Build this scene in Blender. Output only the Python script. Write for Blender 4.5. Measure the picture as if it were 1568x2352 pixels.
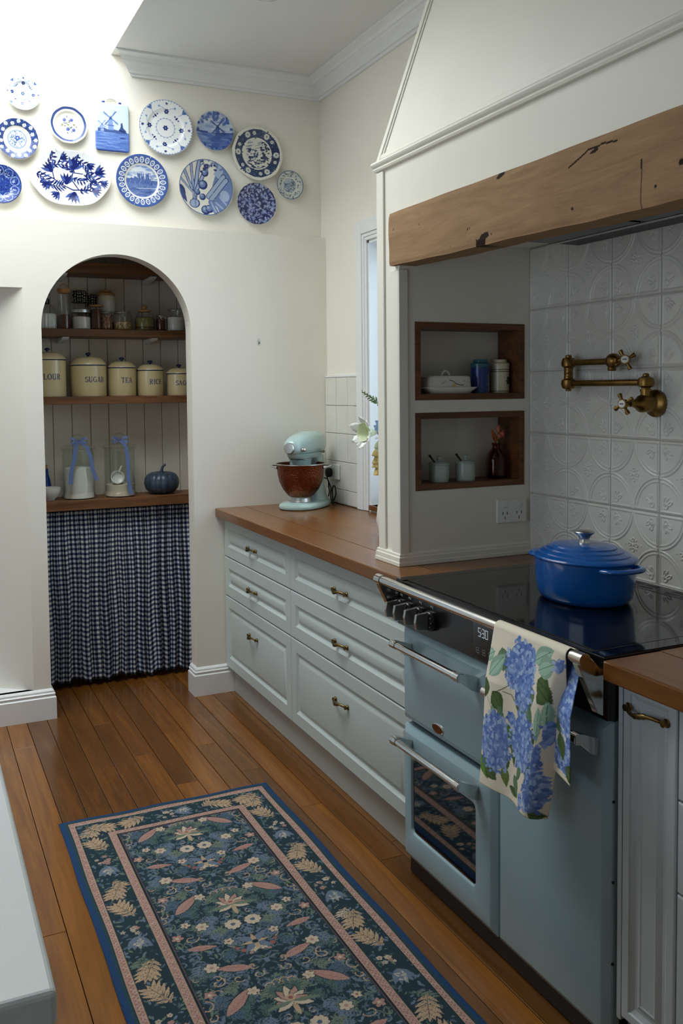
import bpy, bmesh, math, random
import numpy as np
from mathutils import Vector, Matrix
R_ = math.radians
random.seed(7); rng = np.random.default_rng(7)
for o in list(bpy.data.objects): bpy.data.objects.remove(o)
scene = bpy.context.scene
COL = scene.collection

# ------------------------------------------------------------------ camera
CAM = Vector((-1.3562, -4.2414, 1.4685))
YAW, PITCH, ROLL = R_(25.1135), R_(3.1951), R_(-0.5436)
FPX, PPY = 2113.19, 1010.05              # focal length and principal row in a 1568 x 2352 picture
fw = Vector((math.sin(YAW)*math.cos(PITCH), math.cos(YAW)*math.cos(PITCH), -math.sin(PITCH)))
rt = Vector((math.cos(YAW), -math.sin(YAW), 0)); up = rt.cross(fw)
rt2 = rt*math.cos(ROLL)+up*math.sin(ROLL); up2 = -rt*math.sin(ROLL)+up*math.cos(ROLL)
cd = bpy.data.cameras.new('camera'); cam = bpy.data.objects.new('camera', cd); COL.objects.link(cam)
m = Matrix((rt2, up2, -fw)).transposed().to_4x4(); m.translation = CAM
cam.matrix_world = m
cd.sensor_fit = 'HORIZONTAL'; cd.sensor_width = 36; cd.lens = FPX/1568*36
cd.shift_y = -(1176-PPY)/1568
cd.clip_start = .02
scene.camera = cam

# ------------------------------------------------------------------ light
wd = bpy.data.worlds.new('sky'); scene.world = wd; wd.use_nodes = True
bg = wd.node_tree.nodes['Background']; bg.inputs[0].default_value = (.62, .78, 1, 1); bg.inputs[1].default_value = .9
def area(name, loc, to, sx, sy, power, col):
    l = bpy.data.lights.new(name, 'AREA'); l.shape = 'RECTANGLE'; l.size = sx; l.size_y = sy; l.energy = power; l.color = col
    o = bpy.data.objects.new(name, l); COL.objects.link(o); o.location = loc
    o.rotation_euler = (Vector(to)-Vector(loc)).to_track_quat('-Z', 'Y').to_euler(); return o
area('skylight_daylight', (-1.2, -.75, 3.72), (-1.2, -.749, 0), 1.35, 1.5, 70, (.93, .98, 1))
area('window_daylight', (.86, -.95, 1.62), (-1, -.95, 1.3), .95, 1.15, 9, (.70, .83, 1))
area('garden_door_daylight', (-4.15, -3.3, 1.35), (0, -2.6, 1.0), 2.2, 1.9, 18, (.84, .92, 1))
scene.view_settings.view_transform = 'Standard'; scene.view_settings.look = 'None'
scene.view_settings.exposure = 0.0; scene.view_settings.gamma = 1; scene.view_settings.use_curve_mapping = False
scene.cycles.use_denoising = True; scene.cycles.use_adaptive_sampling = True; scene.cycles.adaptive_threshold = .025
scene.cycles.max_bounces = 8; scene.cycles.diffuse_bounces = 4; scene.cycles.glossy_bounces = 3; scene.cycles.caustics_reflective = False; scene.cycles.caustics_refractive = False; scene.cycles.transparent_max_bounces = 24

# ------------------------------------------------------------------ materials
def lin(c):
    return tuple(((x/255)/12.92 if x/255 <= .04045 else ((x/255+.055)/1.055)**2.4) for x in c)
MATS = {}
def newmat(name):
    mt = bpy.data.materials.new(name); mt.use_nodes = True; MATS[name] = mt
    return mt, mt.node_tree, mt.node_tree.nodes['Principled BSDF']
def setp(b, **k):
    for n, v in k.items():
        b.inputs[n.replace('_', ' ')].default_value = v
def nd(nt, t, **k):
    n = nt.nodes.new(t)
    for a, v in k.items(): setattr(n, a, v)
    return n
def bump(nt, b, src, strength, dist=.002):
    bp = nd(nt, 'ShaderNodeBump'); bp.inputs['Strength'].default_value = strength; bp.inputs['Distance'].default_value = dist
    nt.links.new(src, bp.inputs['Height']); nt.links.new(bp.outputs[0], b.inputs['Normal'])
def plain(name, rgb, rough=.5, metal=0, vary=.05, scale=3., bmp=0, bscale=300, spec=.5, coat=0, aniso=None):
    mt, nt, b = newmat(name)
    c = lin(rgb); setp(b, Roughness=rough, Metallic=metal); b.inputs['Specular IOR Level'].default_value = spec
    b.inputs['Coat Weight'].default_value = coat; b.inputs['Coat Roughness'].default_value = .08
    tc = nd(nt, 'ShaderNodeTexCoord')
    n = nd(nt, 'ShaderNodeTexNoise'); n.inputs['Scale'].default_value = scale; n.inputs['Detail'].default_value = 4
    nt.links.new(tc.outputs['Object'], n.inputs['Vector'])
    r = nd(nt, 'ShaderNodeValToRGB'); r.color_ramp.elements[0].position = .3; r.color_ramp.elements[1].position = .7
    r.color_ramp.elements[0].color = (*[x*(1-vary) for x in c], 1); r.color_ramp.elements[1].color = (*[min(1, x*(1+vary)) for x in c], 1)
    nt.links.new(n.outputs['Fac'], r.inputs[0]); nt.links.new(r.outputs[0], b.inputs['Base Color'])
    if bmp:
        n2 = nd(nt, 'ShaderNodeTexNoise'); n2.inputs['Scale'].default_value = bscale; n2.inputs['Detail'].default_value = 3
        nt.links.new(tc.outputs['Object'], n2.inputs['Vector']); bump(nt, b, n2.outputs['Fac'], bmp)
    return mt
def wood(name, dark, light, axis, rough=.35, along=1.2, across=26, tint=0, coat=0, spec=.5, bmp=.08, lo=.45, hi=.85):
    """grain running along one axis of the object's own space; every piece takes its own offset and tint"""
    mt, nt, b = newmat(name); setp(b, Roughness=rough); b.inputs['Coat Weight'].default_value = coat; b.inputs['Coat Roughness'].default_value = .12
    b.inputs['Specular IOR Level'].default_value = spec
    tc = nd(nt, 'ShaderNodeTexCoord'); oi = nd(nt, 'ShaderNodeObjectInfo')
    mul = nd(nt, 'ShaderNodeMath', operation='MULTIPLY'); mul.inputs[1].default_value = 57.; nt.links.new(oi.outputs['Random'], mul.inputs[0])
    add = nd(nt, 'ShaderNodeVectorMath', operation='ADD'); nt.links.new(tc.outputs['Object'], add.inputs[0]); nt.links.new(mul.outputs[0], add.inputs[1])
    mp = nd(nt, 'ShaderNodeMapping'); s = [across]*3; s[axis] = along; mp.inputs['Scale'].default_value = s
    nt.links.new(add.outputs[0], mp.inputs['Vector'])
    n = nd(nt, 'ShaderNodeTexNoise'); n.inputs['Scale'].default_value = 1; n.inputs['Detail'].default_value = 6; n.inputs['Distortion'].default_value = 1.6; n.inputs['Roughness'].default_value = .62
    nt.links.new(mp.outputs[0], n.inputs['Vector'])
    mp2 = nd(nt, 'ShaderNodeMapping'); s2 = [across*9]*3; s2[axis] = along*5; mp2.inputs['Scale'].default_value = s2
    nt.links.new(add.outputs[0], mp2.inputs['Vector'])
    n2 = nd(nt, 'ShaderNodeTexNoise'); n2.inputs['Scale'].default_value = 1; n2.inputs['Detail'].default_value = 3; nt.links.new(mp2.outputs[0], n2.inputs['Vector'])
    mx = nd(nt, 'ShaderNodeMath', operation='MULTIPLY_ADD'); mx.inputs[1].default_value = .3; nt.links.new(n2.outputs['Fac'], mx.inputs[0]); nt.links.new(n.outputs['Fac'], mx.inputs[2])
    r = nd(nt, 'ShaderNodeValToRGB'); e = r.color_ramp.elements; e[0].position = lo; e[1].position = hi
    e[0].color = (*lin(dark), 1); e[1].color = (*lin(light), 1)
    nt.links.new(mx.outputs[0], r.inputs[0])
    hs = nd(nt, 'ShaderNodeHueSaturation')
    mr = nd(nt, 'ShaderNodeMapRange'); mr.inputs['To Min'].default_value = 1-tint; mr.inputs['To Max'].default_value = 1+tint
    nt.links.new(oi.outputs['Random'], mr.inputs['Value']); nt.links.new(mr.outputs[0], hs.inputs['Value'])
    nt.links.new(r.outputs[0], hs.inputs['Color']); nt.links.new(hs.outputs[0], b.inputs['Base Color'])
    bump(nt, b, n2.outputs['Fac'], bmp, .001)
    return mt
def painted(name, rough=.3, spec=.5, coat=0, weave=0):
    """colour comes from the pattern stored on the mesh"""
    mt, nt, b = newmat(name); setp(b, Roughness=rough); b.inputs['Specular IOR Level'].default_value = spec; b.inputs['Coat Weight'].default_value = coat
    a = nd(nt, 'ShaderNodeVertexColor', layer_name='Col'); nt.links.new(a.outputs[0], b.inputs['Base Color'])
    if weave:
        tc = nd(nt, 'ShaderNodeTexCoord'); n = nd(nt, 'ShaderNodeTexNoise'); n.inputs['Scale'].default_value = weave; n.inputs['Detail'].default_value = 2
        nt.links.new(tc.outputs['Object'], n.inputs['Vector']); bump(nt, b, n.outputs['Fac'], .35, .001)
    return mt
def glass(name, tint=(1, 1, 1), gloss=.0, amount=.1):
    """thin glass: clear with a fresnel-weighted reflection"""
    mt = bpy.data.materials.new(name); mt.use_nodes = True; nt = mt.node_tree; nt.nodes.clear()
    out = nd(nt, 'ShaderNodeOutputMaterial'); mix = nd(nt, 'ShaderNodeMixShader'); tr = nd(nt, 'ShaderNodeBsdfTransparent'); gl = nd(nt, 'ShaderNodeBsdfGlossy')
    tr.inputs[0].default_value = (*tint, 1); gl.inputs['Roughness'].default_value = .03
    lw = nd(nt, 'ShaderNodeLayerWeight'); lw.inputs[0].default_value = .35
    mr = nd(nt, 'ShaderNodeMapRange'); mr.inputs['To Min'].default_value = amount; mr.inputs['To Max'].default_value = .74
    nt.links.new(lw.outputs['Facing'], mr.inputs['Value'])
    pw = nd(nt, 'ShaderNodeMath', operation='POWER'); pw.inputs[1].default_value = 1.6; nt.links.new(mr.outputs[0], pw.inputs[0])
    nt.links.new(pw.outputs[0], mix.inputs[0]); nt.links.new(tr.outputs[0], mix.inputs[1]); nt.links.new(gl.outputs[0], mix.inputs[2]); nt.links.new(mix.outputs[0], out.inputs[0])
    return mt
def speckle(name, c1, c2, scale, rough=.8):
    mt, nt, b = newmat(name); setp(b, Roughness=rough)
    tc = nd(nt, 'ShaderNodeTexCoord'); v = nd(nt, 'ShaderNodeTexVoronoi'); v.inputs['Scale'].default_value = scale; nt.links.new(tc.outputs['Object'], v.inputs['Vector'])
    sp = nd(nt, 'ShaderNodeSeparateColor'); nt.links.new(v.outputs['Color'], sp.inputs[0])
    r = nd(nt, 'ShaderNodeValToRGB'); r.color_ramp.elements[0].color = (*lin(c1), 1); r.color_ramp.elements[1].color = (*lin(c2), 1)
    nt.links.new(sp.outputs[0], r.inputs[0]); nt.links.new(r.outputs[0], b.inputs['Base Color']); bump(nt, b, v.outputs['Distance'], .6, .003)
    return mt
def emit(name, rgb, s):
    mt, nt, b = newmat(name); setp(b, Roughness=.4); b.inputs['Base Color'].default_value = (*lin(rgb), 1)
    b.inputs['Emission Color'].default_value = (*lin(rgb), 1); b.inputs['Emission Strength'].default_value = s; return mt

M = dict(
 cream=plain('cream_wall_paint', (239, 234, 222), .75, vary=.02, scale=2, bmp=.06, bscale=90),
 offwhite=plain('offwhite_wall_paint', (235, 230, 218), .7, vary=.02, scale=2, bmp=.06, bscale=90),
 ceiling=plain('ceiling_paint', (226, 226, 222), .8, vary=.02),
 trim=plain('white_gloss_trim', (234, 235, 234), .35, vary=.02),
 hood=plain('hood_cream_paint', (235, 231, 218), .5, vary=.02, bmp=.04, bscale=60),
 niche=plain('niche_plaster', (230, 222, 206), .7, vary=.02),
 floorb=plain('under_floor', (34, 20, 9), .9),
 plank=wood('floor_board_timber', (88, 51, 16), (142, 90, 33), 1, rough=.27, along=1.1, across=15, tint=.36, coat=.25, lo=.34, hi=.98),
 counter=wood('oiled_bench_timber', (94, 55, 20), (134, 84, 33), 1, rough=.28, along=1.5, across=24, tint=.05, coat=.15, lo=.38, hi=.95),
 beam=wood('old_beam_timber', (132, 102, 74), (178, 144, 108), 1, rough=.8, along=3.2, across=24, lo=.3, hi=1.0, tint=0, spec=.2, bmp=.25),
 shelf=wood('pantry_shelf_timber', (80, 46, 22), (138, 92, 52), 0, rough=.5, along=1.6, across=26, tint=.12),
 nichewood=wood('niche_lining_timber', (74, 43, 22), (126, 78, 42), 0, rough=.45, along=2, across=40, tint=.1),
 cab=plain('duck_egg_cabinet_paint', (190, 200, 198), .40, vary=.015),
 cabr=plain('grey_cabinet_paint', (204, 213, 217), .42, vary=.015),
 kick=plain('kickboard_paint', (178, 180, 172), .5, vary=.02),
 island=plain('island_white_laminate', (222, 229, 230), .4, vary=.02),
 islandend=plain('island_end_paint', (206, 204, 196), .5, vary=.02),
 enamel=plain('blue_grey_stove_enamel', (156, 184, 194), .25, vary=.015, coat=.3),
 blackgl=plain('black_hob_glass', (9, 9, 10), .06, vary=.1, spec=.5),
 black=plain('black_enamel', (14, 14, 15), .25, vary=.1),
 blackrub=plain('black_rubber', (16, 16, 17), .6, vary=.1),
 ovengl=plain('oven_window_glass', (10, 9, 9), .04, vary=.1, spec=1., coat=0),
 chrome=plain('polished_chrome', (214, 212, 208), .14, 1, vary=.02),
 steel=plain('brushed_steel', (196, 196, 194), .32, 1, vary=.05),
 brass=plain('aged_brass', (134, 104, 56), .34, 1, vary=.22, scale=30),
 handle=plain('antique_brass_handle', (122, 100, 62), .33, 1, vary=.3, scale=60),
 copper=None,
 mixer=plain('pistachio_mixer_enamel', (176, 200, 194), .25, vary=.015, coat=.5),
 tile=plain('white_glazed_tile', (224, 222, 216), .22, vary=.03, scale=8),
 tile2=plain('handmade_offwhite_tile', (222, 219, 209), .28, vary=.05, scale=9, bmp=.25, bscale=14),
 grout=plain('grout', (206, 200, 188), .9, vary=.06, scale=40),
 pot=plain('blue_cast_iron_enamel', (10, 84, 160), .16, vary=.05, coat=.5),
 plastic=plain('white_switch_plastic', (236, 236, 232), .35, vary=.01),
 dark=plain('dark_slot', (20, 20, 20), .6),
 darkmet=plain('dark_rangehood_metal', (26, 25, 24), .4, .2),
 plate=painted('glazed_painted_china', .16, coat=.3),
 rug=painted('woven_rug', .95, .1, weave=420),
 rugback=plain('rug_binding', (36, 66, 108), .95, vary=.1, scale=80),
 towel=painted('printed_linen', .9, .15, weave=900),
 creamtin=plain('cream_enamel_tin', (220, 203, 158), .22, vary=.02, coat=.4),
 navy=plain('navy_enamel', (24, 38, 88), .25, vary=.05),
 ink=plain('blue_lettering_ink', (40, 66, 110), .5, vary=.02),
 glass=glass('clear_glass'), glassd=glass('greenish_glass', (.97, .985, .975), amount=.06), pane=glass('window_glass', (.95, .98, .97), amount=.04),
 amber=glass('amber_glass', (.62, .24, .10), amount=.10),
 flour=plain('white_flour', (240, 236, 226), .95, vary=.02, bmp=.1, bscale=60),
 sand=plain('sugar_crystals', (222, 210, 188), .9, vary=.06, scale=60),
 oats=speckle('mixed_grain', (120, 84, 40), (214, 186, 130), 170), nuts=speckle('dried_nuts', (70, 36, 20), (176, 112, 70), 150),
 spice=plain('brown_spice', (96, 52, 26), .9, vary=.25, scale=70), green=plain('dried_green_herb', (128, 124, 60), .9, vary=.25, scale=60),
 cork=plain('cork', (188, 142, 92), .85, vary=.15, scale=90), lidwood=wood('pale_lid_timber', (150, 104, 58), (200, 156, 104), 0, rough=.55, along=4, across=60),
 gingham=None, ribbon=plain('blue_satin_ribbon', (104, 124, 174), .4, vary=.08, scale=30),
 pumpkin=plain('slate_blue_ceramic', (58, 74, 92), .35, vary=.25, scale=40), bluegl=plain('cobalt_glaze', (24, 62, 140), .25, vary=.1),
 china=plain('white_china', (228, 226, 218), .25, vary=.02, coat=.3), chinac=plain('cream_china', (222, 214, 192), .3, vary=.03, coat=.3),
 celadon=plain('pale_celadon_glaze', (176, 190, 182), .25, vary=.04, coat=.3),
 tinblue=painted('printed_tin', .3, coat=.2), teal=plain('teal_tin_lid', (44, 104, 122), .3, vary=.04), tincream=plain('cream_tin_lid', (216, 206, 172), .3, vary=.03),
 leather=plain('dark_spoon_handle', (44, 22, 18), .5), check=None,
 leaf=plain('bud_green', (122, 142, 98), .6, vary=.2, scale=80), leafd=plain('stem_green', (82, 100, 62), .6, vary=.2, scale=60),
 petalw=plain('white_petal', (240, 242, 236), .6, vary=.04, scale=40), petalg=plain('greenish_petal', (214, 224, 186), .6, vary=.1, scale=50),
 petaly=plain('cream_yellow_petal', (222, 196, 124), .6, vary=.12, scale=50), petalb=plain('pale_blue_petal', (150, 178, 222), .6, vary=.08, scale=50),
 coral=plain('coral_dried_flower', (222, 132, 106), .8, vary=.15, scale=90), rust=plain('rust_dried_leaf', (204, 124, 60), .8, vary=.2, scale=60),
 lcd=emit('clock_digits', (200, 210, 216), .35), icon=plain('panel_print', (150, 152, 152), .5), screen=plain('clock_screen', (22, 22, 24), .12),
 badge=plain('badge_copper', (126, 62, 32), .3, .8, vary=.1), card=plain('small_white_disc', (240, 238, 228), .3, vary=.01),
 paleblue=plain('pale_blue_panel', (196, 212, 224), .5), redp=plain('red_panel', (168, 58, 46), .5),
)
M['ovengl'].node_tree.nodes['Principled BSDF'].inputs['IOR'].default_value = 2.4; M['ovengl'].node_tree.nodes['Principled BSDF'].inputs['Specular IOR Level'].default_value = .5
# hammered copper bowl
mt, nt, b = newmat('hammered_copper'); setp(b, Roughness=.36, Metallic=1.); b.inputs['Base Color'].default_value = (*lin((118, 66, 42)), 1)
tc = nd(nt, 'ShaderNodeTexCoord'); v = nd(nt, 'ShaderNodeTexVoronoi'); v.inputs['Scale'].default_value = 110; nt.links.new(tc.outputs['Object'], v.inputs['Vector']); bump(nt, b, v.outputs['Distance'], .5, .004)
M['copper'] = mt
def gingham(name, period, dark, mid, light):
    mt, nt, b = newmat(name); setp(b, Roughness=.9); b.inputs['Specular IOR Level'].default_value = .15
    uv = nd(nt, 'ShaderNodeUVMap'); sx = nd(nt, 'ShaderNodeSeparateXYZ'); nt.links.new(uv.outputs[0], sx.inputs[0]); st = []
    for k in (0, 1):
        d = nd(nt, 'ShaderNodeMath', operation='DIVIDE'); d.inputs[1].default_value = period; nt.links.new(sx.outputs[k], d.inputs[0])
        f = nd(nt, 'ShaderNodeMath', operation='FRACT'); nt.links.new(d.outputs[0], f.inputs[0])
        g = nd(nt, 'ShaderNodeMath', operation='GREATER_THAN'); g.inputs[1].default_value = .5; nt.links.new(f.outputs[0], g.inputs[0]); st.append(g)
    a = nd(nt, 'ShaderNodeMath', operation='ADD'); nt.links.new(st[0].outputs[0], a.inputs[0]); nt.links.new(st[1].outputs[0], a.inputs[1])
    h = nd(nt, 'ShaderNodeMath', operation='MULTIPLY'); h.inputs[1].default_value = .5; nt.links.new(a.outputs[0], h.inputs[0])
    r = nd(nt, 'ShaderNodeValToRGB'); r.color_ramp.interpolation = 'CONSTANT'; e = r.color_ramp.elements; e[0].color = (*lin(dark), 1); e[1].position = .75; e[1].color = (*lin(light), 1)
    k = e.new(.25); k.color = (*lin(mid), 1); nt.links.new(h.outputs[0], r.inputs[0]); nt.links.new(r.outputs[0], b.inputs['Base Color'])
    return mt
M['gingham'] = gingham('navy_gingham_cloth', .0245, (22, 28, 48), (90, 102, 126), (214, 214, 212))
M['check'] = gingham('black_check_cloth', .012, (12, 12, 14), (60, 60, 62), (200, 196, 188))

# ------------------------------------------------------------------ mesh helpers
class MB:
    def __init__(s): s.v = []; s.f = []
    def add(s, vs, fs):
        o = len(s.v); s.v += [tuple(p) for p in vs]; s.f += [tuple(i+o for i in f) for f in fs]; return s
    def box(s, x0, x1, y0, y1, z0, z1):
        x0, x1 = sorted((x0, x1)); y0, y1 = sorted((y0, y1)); z0, z1 = sorted((z0, z1))
        return s.add([(x, y, z) for z in (z0, z1) for x, y in ((x0, y0), (x1, y0), (x1, y1), (x0, y1))],
                     [(0, 3, 2, 1), (4, 5, 6, 7), (0, 1, 5, 4), (1, 2, 6, 5), (2, 3, 7, 6), (3, 0, 4, 7)])
    def loft(s, rings, cap=True, close=True):
        n = len(rings[0]); vs = [p for r in rings for p in r]; fs = []
        for i in range(len(rings)-1):
            for j in range(n if close else n-1):
                k = (j+1) % n; fs.append((i*n+j, i*n+k, (i+1)*n+k, (i+1)*n+j))
        if cap: fs.append(tuple(range(n-1, -1, -1))); fs.append(tuple((len(rings)-1)*n+j for j in range(n)))
        return s.add(vs, fs)
    def lathe(s, prof, c=(0, 0, 0), seg=32, sx=1, sy=1, mat=None, lob=None, cap=True):
        rings = []
        for r, z in prof:
            ring = []
            for j in range(seg):
                a = 2*math.pi*j/seg; q = r*(lob(a, z) if lob else 1)
                p = Vector((q*math.cos(a)*sx, q*math.sin(a)*sy, z))
                if mat is not None: p = mat @ p
                ring.append((p.x+c[0], p.y+c[1], p.z+c[2]))
            rings.append(ring)
        return s.loft(rings, cap)
    def tube(s, pts, r, seg=10, cap=True):
        P = [Vector(p) for p in pts]; n = len(P); rings = []; u = None
        for i in range(n):
            t = (P[min(i+1, n-1)]-P[max(i-1, 0)]).normalized()
            if u is None: u = t.orthogonal().normalized()
            u = (u-t*u.dot(t)).normalized(); w = t.cross(u); rr = r[i] if isinstance(r, (list, tuple)) else r
            rings.append([tuple(P[i]+(u*math.cos(2*math.pi*j/seg)+w*math.sin(2*math.pi*j/seg))*rr) for j in range(seg)])
        return s.loft(rings, cap)
    def sphere(s, c, r, seg=16, rg=10, sc=(1, 1, 1)):
        return s.lathe([(max(1e-4, r*math.sin(math.pi*i/rg)), -r*math.cos(math.pi*i/rg)*sc[2]) for i in range(rg+1)], c, seg, sc[0], sc[1])
    def grid(s, fn, nu, nv):
        o = len(s.v); s.v += [tuple(fn(i/(nu-1), j/(nv-1))) for j in range(nv) for i in range(nu)]
        s.f += [(o+j*nu+i, o+j*nu+i+1, o+(j+1)*nu+i+1, o+(j+1)*nu+i) for j in range(nv-1) for i in range(nu-1)]; return s
    def sweep(s, path, prof, left=True):
        """profile (outward, z) carried along a plan polyline with mitred corners"""
        P = [Vector(p) for p in path]; rings = []
        for i, p in enumerate(P):
            ns = []
            for a, b2 in ((i-1, i), (i, i+1)):
                if 0 <= a and b2 < len(P):
                    d = (P[b2]-P[a]).normalized(); ns.append(Vector((-d.y, d.x)) if left else Vector((d.y, -d.x)))
            nn = ns[0] if len(ns) == 1 else (ns[0]+ns[1])/(1+ns[0].dot(ns[1]))
            rings.append([(p.x+nn.x*o, p.y+nn.y*o, z) for o, z in prof])
        return s.loft(rings)
    def xf(s, mat): s.v = [tuple(mat @ Vector(p)) for p in s.v]; return s
    def obj(s, name, mat, parent=None, smooth=0, bevel=0, seg=2, world=True):
        me = bpy.data.meshes.new(name); me.from_pydata(s.v, [], s.f); me.validate()
        bm = bmesh.new(); bm.from_mesh(me); bmesh.ops.recalc_face_normals(bm, faces=bm.faces); bm.to_mesh(me); bm.free()
        me.materials.append(M[mat] if isinstance(mat, str) else mat)
        if smooth:
            me.polygons.foreach_set('use_smooth', [True]*len(me.polygons)); me.set_sharp_from_angle(angle=R_(smooth))
        o = bpy.data.objects.new(name, me); COL.objects.link(o); attach(o, parent)
        if bevel:
            bv = o.modifiers.new('edge', 'BEVEL'); bv.width = bevel; bv.segments = seg; bv.limit_method = 'ANGLE'; bv.angle_limit = R_(40)
            bv.harden_normals = False
        return o
WORLD = {}
def worldm(o):
    return WORLD.get(o.name, Matrix.Identity(4))
def attach(o, parent):
    if parent is not None:
        o.parent = parent; o.matrix_parent_inverse = worldm(parent).inverted()
def thing(name, label, cat, loc=(0, 0, 0), group=None):
    o = bpy.data.objects.new(name, None); COL.objects.link(o); o.location = loc; o.empty_display_size = .05
    WORLD[o.name] = Matrix.Translation(loc)
    o['label'] = label; o['category'] = cat
    if group: o['group'] = group
    return o
def tag(o, label, cat, group=None):
    o['label'] = label; o['category'] = cat
    if group: o['group'] = group
    return o
def struct(o, label=None, cat=None):
    o['kind'] = 'structure'
    if label: o['label'] = label
    if cat: o['category'] = cat
    return o
def sempty(name, label, cat, loc=(0, 0, 0)):
    return struct(thing(name, label, cat, loc))
def setcol(o, cols):
    """cols: n x 3 display colours 0..255 for the vertices"""
    c = np.clip(cols, 0, 255)/255.; l = np.where(c <= .04045, c/12.92, ((c+.055)/1.055)**2.4)
    a = o.data.color_attributes.new('Col', 'FLOAT_COLOR', 'POINT'); out = np.ones((len(l), 4), np.float32); out[:, :3] = l
    a.data.foreach_set('color', out.ravel())
class Paint:
    """pattern drawn on a set of flat sample positions"""
    def __init__(s, X, Y, base): s.X = X; s.Y = Y; s.c = np.empty((len(X), 3)); s.c[:] = base
    def put(s, mask, col, a=1.):
        s.c[mask] = s.c[mask]*(1-a)+np.array(col)*a
    def disc(s, x, y, r, col, a=1.): s.put((s.X-x)**2+(s.Y-y)**2 < r*r, col, a)
    def ring(s, x, y, r0, r1, col, a=1.):
        d = (s.X-x)**2+(s.Y-y)**2; s.put((d > r0*r0) & (d < r1*r1), col, a)
    def ell(s, x, y, ra, rb, ang, col, a=1.):
        c, n = math.cos(ang), math.sin(ang); u = (s.X-x)*c+(s.Y-y)*n; v = -(s.X-x)*n+(s.Y-y)*c
        s.put((u/ra)**2+(v/rb)**2 < 1, col, a)
    def leaf(s, x, y, L, w, ang, col, vein=None, a=1.):
        """almond from its base point"""
        c, n = math.cos(ang), math.sin(ang); u = ((s.X-x)*c+(s.Y-y)*n)/L; v = -(s.X-x)*n+(s.Y-y)*c
        i = (u > 0) & (u < 1); uu = np.clip(u, 0, 1); half = w*np.sin(np.pi*uu**.8)
        s.put(i & (np.abs(v) < half), col, a)
        if vein is not None: s.put(i & (np.abs(v) < w*.10) & (u < .85), vein, a)
    def frond(s, x, y, L, w, ang, col, n=5, vein=None):
        """lobed leaf: lobes along a midrib"""
        c, q = math.cos(ang), math.sin(ang)
        for i in range(n):
            t = .06+.74*i/(n-1); k = math.sin(math.pi*(.20+.58*t)); bx, by = x+L*t*c*.85, y+L*t*q*.85
            for sg in (1, -1): s.leaf(bx, by, w*1.8*k, w*.21*k+.02*w, ang+sg*(.95-.3*t), col)
        s.leaf(x+L*.35*c, y+L*.35*q, L*.65, w*.30, ang, col); s.stroke([(x, y), (x+L*.6*c, y+L*.6*q)], w*.12, col)
        if vein is not None:
            s.stroke([(x, y), (x+L*.85*c, y+L*.85*q)], w*.035, vein)
            for i in range(n):
                t = .06+.74*i/(n-1); bx, by = x+L*t*c*.85, y+L*t*q*.85
                for sg in (1, -1): s.stroke([(bx, by), (bx+w*.85*math.cos(ang+sg*(1.0-.25*t)), by+w*.85*math.sin(ang+sg*(1.0-.25*t)))], w*.022, vein)
    def stroke(s, pts, w, col, a=1.):
        m_ = np.zeros(len(s.X), bool)
        for (x0, y0), (x1, y1) in zip(pts[:-1], pts[1:]):
            dx, dy = x1-x0, y1-y0; L = dx*dx+dy*dy+1e-12
            t = np.clip(((s.X-x0)*dx+(s.Y-y0)*dy)/L, 0, 1); m_ |= (s.X-x0-t*dx)**2+(s.Y-y0-t*dy)**2 < w*w
        s.put(m_, col, a)
    def poly(s, pts, col, a=1.):
        ins = np.zeros(len(s.X), bool); n = len(pts)
        for i in range(n):
            x0, y0 = pts[i]; x1, y1 = pts[(i+1) % n]
            if y0 == y1: continue
            c = ((y0 > s.Y) != (y1 > s.Y)) & (s.X < (x1-x0)*(s.Y-y0)/(y1-y0)+x0); ins ^= c
        s.put(ins, col, a)
    def flower(s, x, y, r, n, col, cc, rot=0, edge=None):
        for k in range(n):
            an = rot+2*math.pi*k/n
            if edge is not None: s.ell(x+.58*r*math.cos(an), y+.58*r*math.sin(an), r*.52, r*.40, an, edge)
        for k in range(n):
            an = rot+2*math.pi*k/n; s.ell(x+.56*r*math.cos(an), y+.56*r*math.sin(an), r*.44, r*.33, an, col)
        s.disc(x, y, r*.28, cc)
    def curl(s, x, y, r, a0, turns, w, col, sg=1):
        pts = []
        for i in range(15):
            t = i/14; an = a0+sg*t*turns*2*math.pi; rr = r*(1-.75*t)
            pts.append((x+rr*math.cos(an), y+rr*math.sin(an)))
        s.stroke(pts, w, col)

# ------------------------------------------------------------------ the room
W, DL, XP, YP, PT, CE, CT = .556, .057, .048, -1.685, .14, 2.99, .90     # right wall, plate wall, chimney front, chimney face, its thickness, ceiling, bench top
ARL, ARR, ARS, HL = -.82, -.145, 1.748, 2.22                            # arch jambs, springing line, top of the arch wall
LX, NY, FY = -4.3, -6.6, .56                                            # far left wall, wall behind the camera, pantry back wall

# floor: slab with every board laid on it
fl = struct(MB().box(LX, W+.2, NY, FY+.1, -.06, -.024).obj('floor', 'floorb'), 'polished brown timber board floor', 'floor')
BW = .0855; x = -.844-BW*30; nb = 0
mesh_cache = {}
while x < .06:
    y = FY; first = True
    while y > -4.6:
        L = random.uniform(1.3, 2.6) if not first else random.uniform(.5, 2.4)
        first = False
        y2 = max(y-L, -4.7); k = round(y-y2, 3)
        o = MB().box(-BW/2+.0010, BW/2-.0010, -(y-y2)/2+.0006, (y-y2)/2-.0006, -.022, 0).obj('plank', 'plank', None, bevel=.0012, seg=1)
        o.location = (x+BW/2, (y+y2)/2, random.uniform(-.0004, 0)); o.parent = fl; nb += 1
        y = y2
    x += BW

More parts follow.
